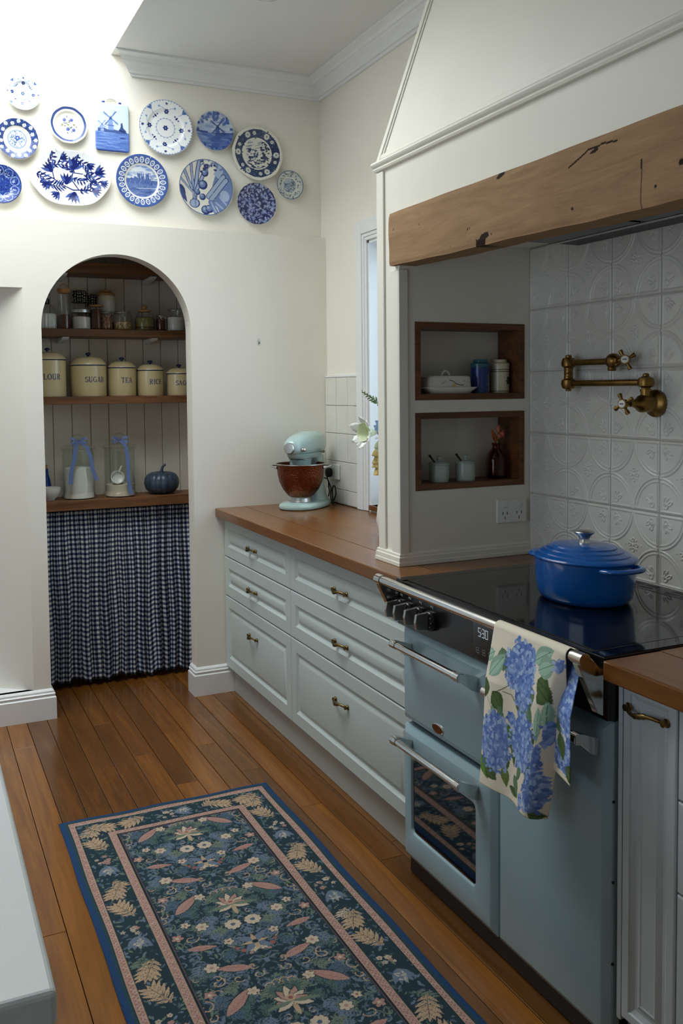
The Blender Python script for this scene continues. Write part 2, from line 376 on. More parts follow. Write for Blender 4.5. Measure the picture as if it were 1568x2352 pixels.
# arch wall
def archpts(n=48):
    cx = (ARL+ARR)/2; rx = (ARR-ARL)/2; rz = 2.085-ARS
    return [(cx+rx*math.cos(math.pi-math.pi*i/n), ARS+rz*math.sin(math.pi*i/n)) for i in range(n+1)]
aw = MB(); T = .094
aw.box(ARR, W+.0, 0, T, 0, HL); aw.box(-.895, ARL, 0, T, 0, HL)
ap = archpts()
for (x0, z0), (x1, z1) in zip(ap[:-1], ap[1:]):
    aw.add([(x0, 0, z0), (x1, 0, z1), (x1, 0, HL), (x0, 0, HL), (x0, T, z0), (x1, T, z1), (x1, T, HL), (x0, T, HL)],
           [(0, 1, 2, 3), (7, 6, 5, 4), (0, 4, 5, 1), (3, 2, 6, 7)])
aw.box(-1.75, -.895, 0, T, 1.92, HL); aw.box(LX, -1.75, 0, T, 0, HL); aw.box(-1.75, -.895, 0, .02, 0, .137)
struct(aw.obj('wall_far', 'offwhite'), 'off-white wall with the arched pantry opening', 'wall')
# recess beside the arch: splayed side, sill and back
nk = MB(); nk.add([(-.895, .001, .137), (-1.06, .125, .137), (-1.06, .125, 1.92), (-.895, .001, 1.92), (-.893, .02, .137), (-1.05, .14, .137), (-1.05, .14, 1.92), (-.893, .02, 1.92)],
       [(0, 1, 2, 3), (4, 7, 6, 5), (0, 4, 5, 1), (1, 5, 6, 2), (2, 6, 7, 3), (3, 7, 4, 0)])
struct(nk.obj('wall_recess', 'offwhite'), 'splayed side of the recess beside the arch', 'wall')
struct(MB().box(-1.75, -1.055, .30, .33, .137, 1.92).obj('wall_recess_back', 'paleblue'), 'pale blue back of the recess beside the arch', 'wall')
struct(MB().box(-1.75, -.897, .0, .30, .117, .137).obj('trim_1', 'trim'), 'white ledge at the foot of the recess beside the arch', 'ledge')
# plate wall above, carried up into the roof light
struct(MB().box(LX, W+.2, DL, DL+.1, HL-.04, CE+.78).obj('wall_far_upper', 'cream'), 'cream wall hung with blue and white plates', 'wall')
# right wall round the window
WY0, WY1, WZ0, WZ1 = -.462, -1.42, .93, 2.14
rw = MB(); XO = W+.15
rw.box(W, XO, WY0, FY+.1, 0, CE); rw.box(W, XO, WY1, WY0, 0, WZ0); rw.box(W, XO, WY1, WY0, WZ1, CE); rw.box(W, XO, NY, WY1, 0, CE)
struct(rw.obj('wall_right', 'cream'), 'cream wall with the window beside the cooker', 'wall')
lw = MB(); lw.box(LX-.1, LX, NY, -4.6, 0, CE); lw.box(LX-.1, LX, -2, FY+.1, 0, CE); lw.box(LX-.1, LX, -4.6, -2, 2.3, CE); lw.box(LX-.1, LX, -4.6, -2, 0, .1)
struct(lw.obj('wall_left', 'cream'), 'cream wall with a wide garden opening', 'wall')
struct(MB().box(LX, W, NY-.1, NY, 0, CE).obj('wall_near', 'cream'), 'cream wall at the other end of the kitchen', 'wall')
# ceiling with the light well
SX0, SX1, SY0 = -1.95, -.478, -1.55
ce = MB(); ce.box(SX1, XO, NY, DL, CE, CE+.05); ce.box(LX, SX0, NY, DL, CE, CE+.05); ce.box(SX0, SX1, NY, SY0, CE, CE+.05)
struct(ce.obj('ceiling', 'ceiling'), 'white ceiling cut by a bright roof-light well', 'ceiling')
we = MB(); we.box(SX1, SX1+.04, SY0, DL, CE+.05, CE+.78); we.box(SX0-.04, SX0, SY0, DL, CE+.05, CE+.78); we.box(SX0-.04, SX1+.04, SY0-.04, SY0, CE+.05, CE+.78)
struct(we.obj('wall_skylight', 'ceiling'), 'white lining of the roof-light well', 'light well')
sk = sempty('window_1', 'roof light over the plate wall', 'skylight', (-1.2, -.7, CE+.78))
fr = MB()
for a in ((SX0, SX1, SY0, SY0+.05), (SX0, SX1, DL-.05, DL), (SX0, SX0+.05, SY0+.05, DL-.05), (SX1-.05, SX1, SY0+.05, DL-.05)): fr.box(*a, CE+.79, CE+.82)
fr.obj('frame', 'trim', sk); MB().box(SX0+.05, SX1-.05, SY0+.05, DL-.05, CE+.80, CE+.806).obj('pane', 'pane', sk)

# cornice, its end cut square at the light well
corn = [(0, 2.903), (.012, 2.903), (.014, 2.914), (.024, 2.916), (.026, 2.922), (.034, 2.934), (.046, 2.944), (.056, 2.950), (.058, 2.960), (.066, 2.962), (.072, 2.972), (.084, 2.979), (.098, 2.981), (.100, 2.9895), (0, 2.9895)]
cm = MB().sweep([(W, NY), (W, DL), (-.384, DL)], corn); nc = len(corn)
for i in range(nc): cm.v[-nc+i] = (-.384-corn[i][0]*.94, cm.v[-nc+i][1], cm.v[-nc+i][2])
struct(cm.obj('trim_2', 'trim', smooth=25), 'white stepped plaster cornice', 'cornice')
# skirtings
skp = [(0, 0), (.019, 0), (.019, .098), (.013, .103), (.013, .112), (.016, .114), (.011, .119), (.010, .127), (.004, .134), (0, .136)]
struct(MB().sweep([(.034, -.0005), (ARR-.0005, -.0005), (ARR-.0005, T)], skp).obj('baseboard_right', 'trim'), 'white moulded skirting at the right foot of the arch', 'skirting')
struct(MB().sweep([(ARL+.0005, T), (ARL+.0005, -.0005), (-1.75, -.0005)], skp).obj('baseboard_left', 'trim'), 'white moulded skirting at the left foot of the arch', 'skirting')

# pantry behind the arch
pb = sempty('wall_pantry', 'grooved off-white boards lining the back of the pantry', 'wall', (-.4, FY, 0))
MB().box(-.89, W, FY+.012, FY+.04, 0, HL).obj('backing', 'niche', pb)
bx = -.89+.0; bwid = .0925
bm0 = MB().box(-bwid/2+.0012, bwid/2-.0012, 0, .012, 0, HL-.01).obj('board', 'niche', pb, bevel=.003, seg=1); bm0.location = (bx+bwid/2, FY, .005)
bm0.matrix_parent_inverse = Matrix.Translation((.4, -FY, 0)); k = 1
while bx+bwid*(k+1) < .2:
    c = bm0.copy(); COL.objects.link(c); c.location = (bx+bwid*(k+.5), FY, .005); k += 1
struct(MB().box(-.89, -.872, T, FY, 0, HL).obj('wall_pantry_left', 'niche'), 'left side wall of the pantry', 'wall')
struct(MB().box(.12, .14, T, FY, 0, HL).obj('wall_pantry_right', 'niche'), 'right side wall of the pantry', 'wall')
struct(MB().box(-.89, W, T, FY+.1, HL, HL+.05).obj('ceiling_pantry', 'ceiling'), 'ceiling of the pantry', 'ceiling')

# window in the right wall
wn = sempty('window_2', 'white framed window beside the range chimney', 'window', (W, -.94, WZ0))
a = MB()                       # architrave: two legs and a head with stepped inner edge
for d0, d1, pr in ((0, .016, .010), (.016, .032, .014), (.032, .092, .020)):
    a.box(W-pr, W, WY0+d0, WY0+d1, CT+.001, WZ1+d1); a.box(W-pr, W, WY1-d1, WY1-d0, CT+.001, WZ1+d1); a.box(W-pr, W, WY1-d0, WY0+d0, WZ1+d0, WZ1+d1)
a.obj('architrave', 'trim', wn, bevel=.002)
rv = MB(); rv.box(W, XO, WY0-.012, WY0, WZ0, WZ1); rv.box(W, XO, WY1, WY1+.012, WZ0, WZ1); rv.box(W, XO, WY1, WY0, WZ1-.012, WZ1); rv.obj('reveal', 'trim', wn)
fm = MB()
for y0 in (WY0-.012, WY1+.052, -.96): fm.box(XO-.05, XO-.01, y0-.04, y0, WZ0, WZ1-.012)
fm.box(XO-.05, XO-.01, WY1+.012, WY0-.012, WZ0, WZ0+.05); fm.box(XO-.05, XO-.01, WY1+.012, WY0-.012, WZ1-.062, WZ1-.012); fm.obj('sash', 'trim', wn, bevel=.003)
for y0, y1 in ((-1.0, -.514), (-1.368, -.96)):
    MB().box(XO-.033, XO-.028, min(y0, y1), max(y0, y1), WZ0+.05, WZ1-.062).obj('pane', 'pane', wn)
MB().box(W-.012, XO-.05, WY1+.012, WY0-.012, WZ0-.022, WZ0).obj('sill', 'nichewood', wn, bevel=.003)
dr = sempty('window_3', 'garden door frame in the far left wall', 'window', (LX, -3.3, .1))
f = MB()
for y0 in (-4.6, -3.76, -2.9, -2.06): f.box(LX-.07, LX-.02, y0, y0+.06, .1, 2.3)
f.box(LX-.07, LX-.02, -4.6, -2, .1, .18); f.box(LX-.07, LX-.02, -4.6, -2, 2.22, 2.3); f.obj('frame', 'trim', dr)
for y0 in (-4.54, -3.70, -2.84): MB().box(LX-.048, LX-.043, y0, y0+.78, .18, 2.22).obj('pane', 'pane', dr)

# tiles beside the window
t1 = sempty('wall_window_tiles', 'handmade off-white tiles in the bench corner', 'splashback', (W, -.18, CT))
MB().box(W-.006, W-.0005, -.369, 0, CT+.002, 1.524).obj('grout_bed', 'grout', t1)
ys = [-.001, -.129, -.257, -.369]; zs = [1.522, 1.385, 1.248, 1.111, .974, CT+.004]
for i in range(3):
    for j in range(5):
        o = MB().box(W-.0125+random.uniform(-.0006, .0006), W-.004, ys[i+1]+.0012, ys[i]-.0012, zs[j+1]+.0012, zs[j]-.0012).obj('tile', 'tile2', t1, bevel=.002)
MB().box(W-.011, W-.0005, -.369, 0, 1.524, 1.532).obj('edge_strip', 'trim', t1)

# ------------------------------------------------------------------ range chimney
ch = thing('range_chimney', 'cream panelled chimney breast framing the cooker alcove', 'chimney breast', (.3, -2.3, CT))
NX0, NX1 = .102, .525; NZ = ((1.137, 1.388), (1.428, 1.678)); Y2 = YP+PT; YR = -2.94
p = MB()
p.box(XP, NX0, YP, Y2, CT+.001, 2.17); p.box(NX1, W, YP, Y2, CT+.001, 2.17)
for z0, z1 in ((CT+.001, NZ[0][0]), (NZ[0][1], NZ[1][0]), (NZ[1][1], 2.17)): p.box(NX0, NX1, YP, Y2, z0, z1)
for z0, z1 in NZ: p.box(NX0, NX1, Y2-.014, Y2, z0, z1)
p.obj('pillar', 'hood', ch)
MB().box(XP, W, YR-PT, YR, CT+.001, 2.17).obj('pillar', 'hood', ch)
# corner stops and beads on the pillar
q = MB(); q.box(XP-.007, XP, Y2-.046, Y2, CT+.04, 2.163); q.obj('edge_bead', 'hood', ch, bevel=.002)
q = MB(); q.box(XP-.006, XP+.026, YP-.007, YP, CT+.04, 1.84); q.box(XP-.006, XP, YP, YP+.05, CT+.04, 1.84); q.obj('corner_stop', 'hood', ch, bevel=.002)
sk2 = [(0, CT+.001), (.014, CT+.001), (.014, CT+.012), (.012, CT+.014), (.012, CT+.028), (.009, CT+.031), (.009, CT+.037), (.006, CT+.041), (0, CT+.042)]
MB().sweep([(W, Y2), (XP, Y2), (XP, YP), (W-.008, YP)], sk2, left=False).obj('skirting', 'hood', ch)
MB().box(XP, XP+.1, YR, YP, 2.005, 2.17).obj('fascia_panel', 'hood', ch)
MB().box(XP+.1, W, YR, YP, 1.932, 1.96).obj('soffit', 'hood', ch)
md = [(0, 2.166), (.010, 2.168), (.013, 2.174), (.010, 2.180), (.016, 2.184), (.019, 2.191), (.016, 2.198), (.006, 2.202), (0, 2.204)]
MB().sweep([(W, Y2), (XP, Y2), (XP, YR-PT), (W, YR-PT)], md, left=False).obj('belt_moulding', 'hood', ch, smooth=40)
tx, ty, tyr = .248, -1.735, -2.89
MB().add([(XP, Y2, 2.2), (W, Y2, 2.2), (W, YR-PT, 2.2), (XP, YR-PT, 2.2), (tx, ty, CE), (W, ty, CE), (W, tyr, CE), (tx, tyr, CE)],
         [(0, 1, 2, 3), (4, 7, 6, 5), (0, 3, 7, 4), (0, 4, 5, 1), (1, 5, 6, 2), (2, 6, 7, 3)]).obj('hood_canopy', 'hood', ch)
def bar(mb, A, B, s1, s2, w, d):
    A, B, s1, s2 = map(Vector, (A, B, s1, s2)); s1.normalize(); s2.normalize()
    mb.loft([[P+s1*a*w+s2*b_*d for a, b_ in ((0, 0), (1, 0), (1, 1), (0, 1))] for P in (A, B)]); return mb
fnorm = Vector((-(CE-2.2), 0, tx-XP)).normalized()
e = Vector((tx-XP, ty-Y2, CE-2.2)).normalized(); ac = fnorm.cross(e).normalized(); ac = ac if ac.y < 0 else -ac
g = MB(); bar(g, (XP, Y2, 2.2), (tx, ty, CE), ac, fnorm, .022, .008); bar(g, Vector((XP, Y2, 2.2))+ac*.022, Vector((tx, ty, CE))+ac*.022, ac, fnorm, .010, .004)
g.obj('rake_bead', 'hood', ch, bevel=.002)
g = MB(); bar(g, Vector((XP, Y2, 2.203)), Vector((XP, YR-PT, 2.203)), e, fnorm, .016, .006); g.obj('base_bead', 'hood', ch, bevel=.002)

# niche linings
for k, (z0, z1) in enumerate(NZ):
    n = thing('niche_shelf', ('timber lined niche holding the butter dish and two tins', 'timber lined niche holding two lidded pots and a small vase')[1-k], 'niche', ((NX0+NX1)/2, YP, z0), 'timber niches in the chimney')
    b_ = .0205; d = .124; fy = YP-.003
    MB().box(NX0+.0005, NX1-.0005, fy, YP+d, z0+.0005, z0+b_).obj('bottom_board', 'nichewood', n, bevel=.001)
    MB().box(NX0+.0005, NX1-.0005, fy, YP+d, z1-b_, z1-.0005).obj('top_board', 'nichewood', n, bevel=.001)
    MB().box(NX0+.0005, NX0+b_, fy, YP+d, z0+b_, z1-b_).obj('side_board', 'nichewood', n, bevel=.001)
    MB().box(NX1-b_, NX1-.0005, fy, YP+d, z0+b_, z1-b_).obj('side_board', 'nichewood', n, bevel=.001)
# old beam across the front
nu, nv = 560, 80; y0b, y1b = -1.657, -3.0
def beam_pt(u, v, x, amp=1):
    y = y0b+(y1b-y0b)*u; zt = 2.014+.001*math.sin(9*u)+.0005*math.sin(31*u); zb = 1.851-.021*u+.0012*math.sin(14*u+1)+.0006*math.sin(43*u)
    s = -.003*math.exp(-((1-v)/.05)**2)-.003*math.exp(-(v/.05)**2)
    return (x-s+.0012*math.sin(5*u+7*v)*amp, y, zb+(zt-zb)*v)
us = np.linspace(0, 1, nu); vs = np.linspace(0, 1, nv)
mb = MB(); mb.grid(lambda u, v: beam_pt(u, v, .026), nu, nv)
fr_n = nu*nv; edge = [i for i in range(nu)]+[j*nu+nu-1 for j in range(1, nv)]+[(nv-1)*nu+i for i in range(nu-2, -1, -1)]+[j*nu for j in range(nv-2, 0, -1)]
bk = len(mb.v); mb.v += [(.108, mb.v[i][1], mb.v[i][2]) for i in edge]
ne = len(edge); mb.f += [(edge[i], bk+i, bk+(i+1) % ne, edge[(i+1) % ne]) for i in range(ne)]; mb.f.append(tuple(bk+i for i in range(ne)))
beam = tag(mb.obj('timber_beam', 'beam', None, smooth=35), 'weathered old timber beam across the front of the chimney', 'beam')
V = np.array(mb.v); pt = Paint(-V[:, 1], V[:, 2], (0, 0, 0)); WHT = (255, 255, 255)
pt.ell(2.26, 2.008, .018, .007, .25, WHT); pt.stroke([(2.53, 1.968), (2.58, 1.985), (2.597, 1.992), (2.65, 1.994), (2.69, 1.990)], .0022, WHT)
pt.ell(2.617, 1.985, .014, .004, .2, WHT); pt.stroke([(2.761, 1.935), (2.762, 1.80)], .0014, WHT)
pt.poly([(2.135, 1.83), (2.15, 1.858), (2.165, 1.862), (2.175, 1.872), (2.205, 1.874), (2.21, 1.862), (2.195, 1.858), (2.18, 1.83)], WHT)
for xx, zz, r in ((2.11, 1.895, .003), (2.12, 1.897, .002), (2.22, 1.865, .003), (2.545, 1.872, .004), (2.803, 1.871, .004), (1.85, 1.95, .002), (1.69, 1.96, .0025), (2.87, 1.905, .007), (2.15, 1.86, .003), (2.02, 1.86, .002)): pt.disc(xx, zz, r, WHT)
pt.c[fr_n:] = 0; setcol(beam, pt.c)
nt = M['beam'].node_tree; bb = nt.nodes['Principled BSDF']; src = bb.inputs['Base Color'].links[0].from_socket
mx = nd(nt, 'ShaderNodeMix', data_type='RGBA'); at = nd(nt, 'ShaderNodeVertexColor', layer_name='Col'); nt.links.new(at.outputs[0], mx.inputs['Factor']); nt.links.new(src, mx.inputs[6]); mx.inputs[7].default_value = (*lin((34, 20, 12)), 1)
nt.links.new(mx.outputs[2], bb.inputs['Base Color'])
# range hood insert
rh = thing('range_hood', 'dark metal range hood set behind the beam above the hob', 'range hood', (.37, -2.35, 1.905))
MB().box(.20, .545, -2.78, -1.93, 1.912, 1.931).obj('rim', 'trim', rh, bevel=.002)
MB().box(.225, .535, -2.765, -1.95, 1.903, 1.912).obj('filter_panel', 'darkmet', rh, bevel=.002)
MB().box(.42, .44, -2.765, -1.95, 1.899, 1.903).obj('rail', 'steel', rh); MB().box(.24, .41, -2.74, -2.37, 1.899, 1.903).obj('filter', 'black', rh); MB().box(.24, .41, -2.35, -1.98, 1.899, 1.903).obj('filter', 'black', rh)

# ------------------------------------------------------------------ embossed splashback tiles
tw, th = .2, .206
def emboss(n=112):
    g_ = np.linspace(0, 1, n); U, V_ = np.meshgrid(g_, g_); h = np.zeros_like(U)
    bead = lambda d, w: np.clip(1-(d/w)**2, 0, None)
    q1, q2 = np.minimum(U, 1-U), np.minimum(V_, 1-V_)                      # folded onto one corner
    d = np.hypot(q1, q2)
    h = np.maximum(h, .0028*bead(d-.488, .016)); h = np.maximum(h, .0020*bead(d-.438, .015))
    ed = np.minimum(q1, q2); h = np.maximum(h, .0024*bead(ed-.03, .012))
    def ell(cx, cy, a_, b2, an, hh, hollow=False):
        nonlocal h
        c, s = math.cos(an), math.sin(an); u = (q1-cx)*c+(q2-cy)*s; v = -(q1-cx)*s+(q2-cy)*c; r = np.sqrt((u/a_)**2+(v/b2)**2)
        h = np.maximum(h, hh*(bead(r-.8, .3) if hollow else bead(r, 1)))
    for cx, cy, a_, b2, an, ho in ((.135, .105, .035, .028, .6, True), (.20, .15, .05, .02, .5, True), (.12, .19, .05, .018, 1.35, True), (.17, .215, .035, .014, 1.0, False), (.085, .14, .03, .012, 1.6, False)):
        ell(cx, cy, a_*1.25, b2*1.25, an, .0024, ho)
    ell(.5, .5, .03, .03, 0, .003); ell(.43, .5, .032, .026, 0, .0028, True); ell(.5, .43, .026, .032, 0, .0028, True); ell(.44, .44, .03, .016, .785, .0024)
    ell(.34, .5, .02, .015, 0, .0014); ell(.5, .34, .015, .02, 0, .0014)
    m_ = .004; y_ = (U*(tw-.0025)); z_ = V_*(th-.0025); ex = np.minimum(np.minimum(U, 1-U)*tw, np.minimum(V_, 1-V_)*th); h += .0062-.002*np.clip(1-ex/.0025, 0, 1)**2
    return h, y_, z_, n
h, yy, zz, n = emboss()
mb = MB(); mb.v = list(zip((-h).ravel(), (-yy).ravel(), zz.ravel())); mb.f = [(j*n+i, j*n+i+1, (j+1)*n+i+1, (j+1)*n+i) for j in range(n-1) for i in range(n-1)]
o_ = len(mb.v); ed_ = [i for i in range(n)]+[j*n+n-1 for j in range(1, n)]+[(n-1)*n+i for i in range(n-2, -1, -1)]+[j*n for j in range(n-2, 0, -1)]
mb.v += [(0, mb.v[i][1], mb.v[i][2]) for i in ed_]; mb.f += [(ed_[i], o_+i, o_+(i+1) % len(ed_), ed_[(i+1) % len(ed_)]) for i in range(len(ed_))]
sp = sempty('wall_splashback', 'white embossed tin-pattern tiles behind the cooker', 'splashback', (W, -2.3, CT))
MB().box(W-.003, W-.0005, YR, YP, CT+.003, 1.931).obj('grout_bed', 'grout', sp)
tile0 = mb.obj('tile', 'tile', sp, smooth=60)
for i in range(6):
    for j in range(5):
        o = tile0 if i == j == 0 else tile0.copy()
        if o is not tile0: COL.objects.link(o)
        o.matrix_parent_inverse = Matrix.Translation((-W, 2.3, -CT)); o.location = (W-.002-random.uniform(0, .0008), YP-.0012-i*tw, CT+.0012+j*th+.001)
MB().box(W-.012, W-.002, YR, YP, CT+.0005, CT+.003).obj('sealant', 'trim', sp)

# ------------------------------------------------------------------ bench tops and cabinets
def bench(name, label, x0, x1, y0, y1, n):
    t = thing(name, label, 'worktop', ((x0+x1)/2, (y0+y1)/2, CT-.042))
    w = (x1-x0)/n
    for i in range(n):
        MB().box(x0+i*w, x0+(i+1)*w-.0004, y0, y1, CT-.042, CT).obj('stave', 'counter', t, bevel=.004 if i == 0 else .0006)
    return t
YS0, YS1, XS = -1.852, -2.761, -.047
bench('timber_worktop', 'brown oiled timber worktop carrying the stand mixer', -.043, W-.001, YS0+.004, -.001, 4)
bench('timber_worktop', 'brown oiled timber worktop beside the towel end of the cooker', -.072, W-.001, -4.0, YS1-.006, 4)
def loops(mb, y0, y1, z0, z1, prof, fx):
    """nested rectangles on a front facing -x: prof = (inset, depth behind the face)"""
    rings = [[(fx+d, y0-i_, z0+i_), (fx+d, y1+i_, z0+i_), (fx+d, y1+i_, z1-i_), (fx+d, y0-i_, z1-i_)] for i_, d in prof]
    mb.loft(rings); return mb
def panel_prof(m_): return [(0, .020), (0, .003), (.002, .0008), (.004, 0), (m_, 0), (m_+.003, .003), (m_+.012, .009), (m_+.017, .009), (m_+.030, .0015), (m_+.034, .0005)]
def pull(parent, y, z, fx, L=.1):
    """bow handle with rosette feet"""
    mb = MB(); n = 18; pts = []; rr = []
    for i in range(n+1):
        t = i/n; yy_ = y+L/2-L*t; out = .021*math.sin(math.pi*t)**.55+.002; dip = -.006*math.sin(2*math.pi*t)*.8
        pts.append((fx-out, yy_, z+dip)); rr.append(.0042+.0016*math.exp(-((t-.5)/.16)**2)+.0016*(abs((t*9) % 1-.5) < .16)*(.3 < t < .7))
    mb.tube(pts, rr, 8)
    rot = Matrix.Rotation(-math.pi/2, 4, 'Y')
    for s_ in (1, -1):
        mb.lathe([(.0001, 0), (.0085, 0), (.0095, .002), (.007, .004), (.006, .009), (.0075, .012), (.0001, .013)], (fx-.0005, y+s_*L/2, z), 12, mat=rot)
    return mb.obj('handle', 'handle', parent, smooth=50)
rows = ((.668, .855), (.478, .664), (.128, .474))
def cabinet(name, label, ya, yb, fx, zr, hz, mat, group=None, m_=.05, hy=None):
    t = thing(name, label, 'cabinet', (.26, (ya+yb)/2, .0), group)
    MB().box(fx+.021, W-.02, yb+.001, ya-.001, .12, CT-.043).obj('carcass', mat, t)
    for (z0, z1), h_ in zip(zr, hz):
        d = loops(MB(), ya-.0015, yb+.0015, z0, z1, panel_prof(m_), fx).obj('drawer_front', mat, t, smooth=20)
        pull(d, hy if hy else (ya+yb)/2, h_, fx)
    return t
cabinet('drawer_cabinet', 'duck-egg drawer unit against the arch wall', -.004, -.852, 0, rows, (.757, .571, .362), 'cab', 'duck-egg drawer units', hy=-.405)
cabinet('drawer_cabinet', 'duck-egg drawer unit between arch-wall unit and cooker', -.852, -1.846, 0, rows, (.752, .564, .352), 'cab', 'duck-egg drawer units', hy=-1.33)
tag(MB().box(.034, .05, YS0+.01, -.021, .001, .118).obj('kickboard', 'kick'), 'plain grey kickboard below the duck-egg drawers', 'kickboard')
t = thing('pullout_cabinet', 'narrow panelled pull-out cabinet next to the cooker', 'cabinet', (.26, -2.85, 0))
MB().box(-.009, W-.02, -2.931, YS1-.014, .12, CT-.043).obj('carcass', 'cabr', t); MB().box(-.028, -.009, -2.779, YS1-.006, .12, CT-.043).obj('filler_strip', 'cabr', t)
d = MB(); loops(d, -2.7815, -2.930, .13, .855, [(0, .020), (0, .003), (.002, .0008), (.004, 0), (.021, 0), (.023, .004), (.033, .009), (.040, .009), (.050, .003), (.053, .002), (.056, .0035), (.058, .0035)], -.03)
d = d.obj('door', 'cabr', t, smooth=20); pull(d, -2.853, .806, -.03, .105)
cabinet('drawer_cabinet', 'grey drawer unit beyond the pull-out cabinet', -2.933, -3.75, -.03, ((.664, .855), (.478, .66), (.128, .474)), (.757, .571, .362), 'cabr')
tag(MB().box(.004, .02, -3.75, YS1-.006, .001, .118).obj('kickboard', 'kick'), 'grey kickboard below the pull-out cabinet', 'kickboard')
# island
t = thing('kitchen_island', 'white topped kitchen island with a plain end panel', 'island', (-1.9, -2.4, 0))
MB().box(-2.7, -1.247, -3.36, -1.95, .862, CT).obj('top', 'island', t, bevel=.006, seg=3)
MB().box(-2.68, -1.252, -3.352, -1.97, .001, .862).obj('body', 'islandend', t, bevel=.002)

# ------------------------------------------------------------------ range cooker
st = thing('range_cooker', 'pale blue-grey range cooker with black hob and chrome rails', 'cooker', (.25, (YS0+YS1)/2, 0))
MB().box(-.012, W-.014, YS1+.004, YS0-.004, .055, .884).obj('body', 'black', st)
MB().box(-.022, -.012, YS1+.01, YS0-.01, .004, .055).obj('plinth', 'black', st)
for y in (YS0-.05, YS1+.05):
    MB().lathe([(.018, .001), (.018, .01), (.01, .014), (.01, .055)], (.06, y, 0), 14).obj('foot', 'black', st, smooth=40)
def door(z0, z1, ya, yb, name='door'):
    return loops(MB(), ya, yb, z0, z1, [(0, .034), (0, .016), (.0015, .0125), (.018, .0012), (.022, 0)], XS).obj(name, 'enamel', st, smooth=20)
YM = -2.343
door(.480, .760, YS0-.003, YM+.003, 'grill_door')
# lower door with its window
mb = MB(); wy0, wy1, wz0, wz1 = -1.912, -2.248, .150, .372
def rect(y0, y1, z0, z1, i_, d, n=6, r=.018):
    """rounded rectangle, corner by corner"""
    pts = []
    for cx, cz, a0 in ((y0-i_-r, z0+i_+r, 0), (y1+i_+r, z0+i_+r, -math.pi/2), (y1+i_+r, z1-i_-r, -math.pi), (y0-i_-r, z1-i_-r, -1.5*math.pi)):
        for k in range(n+1):
            a = a0-math.pi/2*k/n; pts.append((XS+d, cx+r*math.cos(a), cz+r*math.sin(a)))
    return pts
def rrect_out(i_, d): return rect(YS0-.003, YM+.003, .058, .464, i_, d, r=.004)
mb.loft([rrect_out(0, .034), rrect_out(0, .016), rrect_out(.0015, .0125), rrect_out(.018, .0012), rrect_out(.022, 0), rect(wy0, wy1, wz0, wz1, -.010, 0), rect(wy0, wy1, wz0, wz1, -.004, .002), rect(wy0, wy1, wz0, wz1, 0, .008)], cap=False)
ld = mb.obj('oven_door', 'enamel', st, smooth=20)
mb = MB(); rr_ = rect(wy0, wy1, wz0, wz1, -.0005, .0075); r2 = rect(wy0, wy1, wz0, wz1, -.0005, .012); mb.loft([rr_, r2]); mb.obj('window', 'ovengl', ld)
rd = door(.058, .760, YM-.003, YS1+.003, 'tall_door')
for z in (.587, .411, .231):
    MB().sphere((XS+.0155, YS1+.0035, z), .0038, 10, 6).obj('screw', 'dark', rd, smooth=60)
def wedge(mb, y, h_, pts):
    """flat bracket cut from plate: pts in (x, z)"""
    n = len(pts); mb.loft([[(x, y-h_, z) for x, z in pts], [(x, y+h_, z) for x, z in pts]]); return mb
def grip(ya, yb, z, par):
    mb = MB(); mb.tube([(-.103, ya, z), (-.103, yb, z)], .0105, 20)
    for s_, y in ((1, ya), (-1, yb)):
        mb.tube([(-.103, y, z), (-.103, y+s_*.030, z)], .0122, 20)
    h_ = mb.obj('door_handle', 'chrome', par, smooth=40)
    for s_, y in ((1, ya), (-1, yb)):
        mb = MB(); wedge(mb, y+s_*.0205, .0105, [(-.112, z+.009), (-.103, z+.0128), (-.092, z+.010), (XS+.0005, z-.006), (XS+.0005, z-.046), (-.070, z-.036), (-.098, z-.0125), (-.112, z-.010)])
        mb.obj('bracket', 'chrome', h_, bevel=.001)
    return h_
grip(-1.932, -2.240, .724, st); grip(-1.932, -2.240, .438, ld); grip(-2.408, -2.700, .724, rd)
def disc_x(mb, y, z, x, ry, rz, d):
    n = 36; mb.loft([[(x-dd, y-ry*k*math.cos(2*math.pi*j/n), z+rz*k*math.sin(2*math.pi*j/n)) for j in range(n)] for dd, k in ((0, 1), (d*.7, 1), (d, .93))]); return mb
bg_ = disc_x(MB(), -2.066, .515, XS+.0003, .030, .0145, .0028).obj('badge', 'chrome', st, smooth=40); disc_x(MB(), -2.066, .515, XS-.0024, .0265, .0115, .0010).obj('badge_enamel', 'badge', bg_)
mb = MB()
for k in range(5): mb.box(XS-.0040, XS-.0034, -2.046-k*.0095, -2.0405-k*.0095, .511+.002*(k % 2), .520-.002*(k == 2))
mb.obj('badge_script', 'handle', bg_)
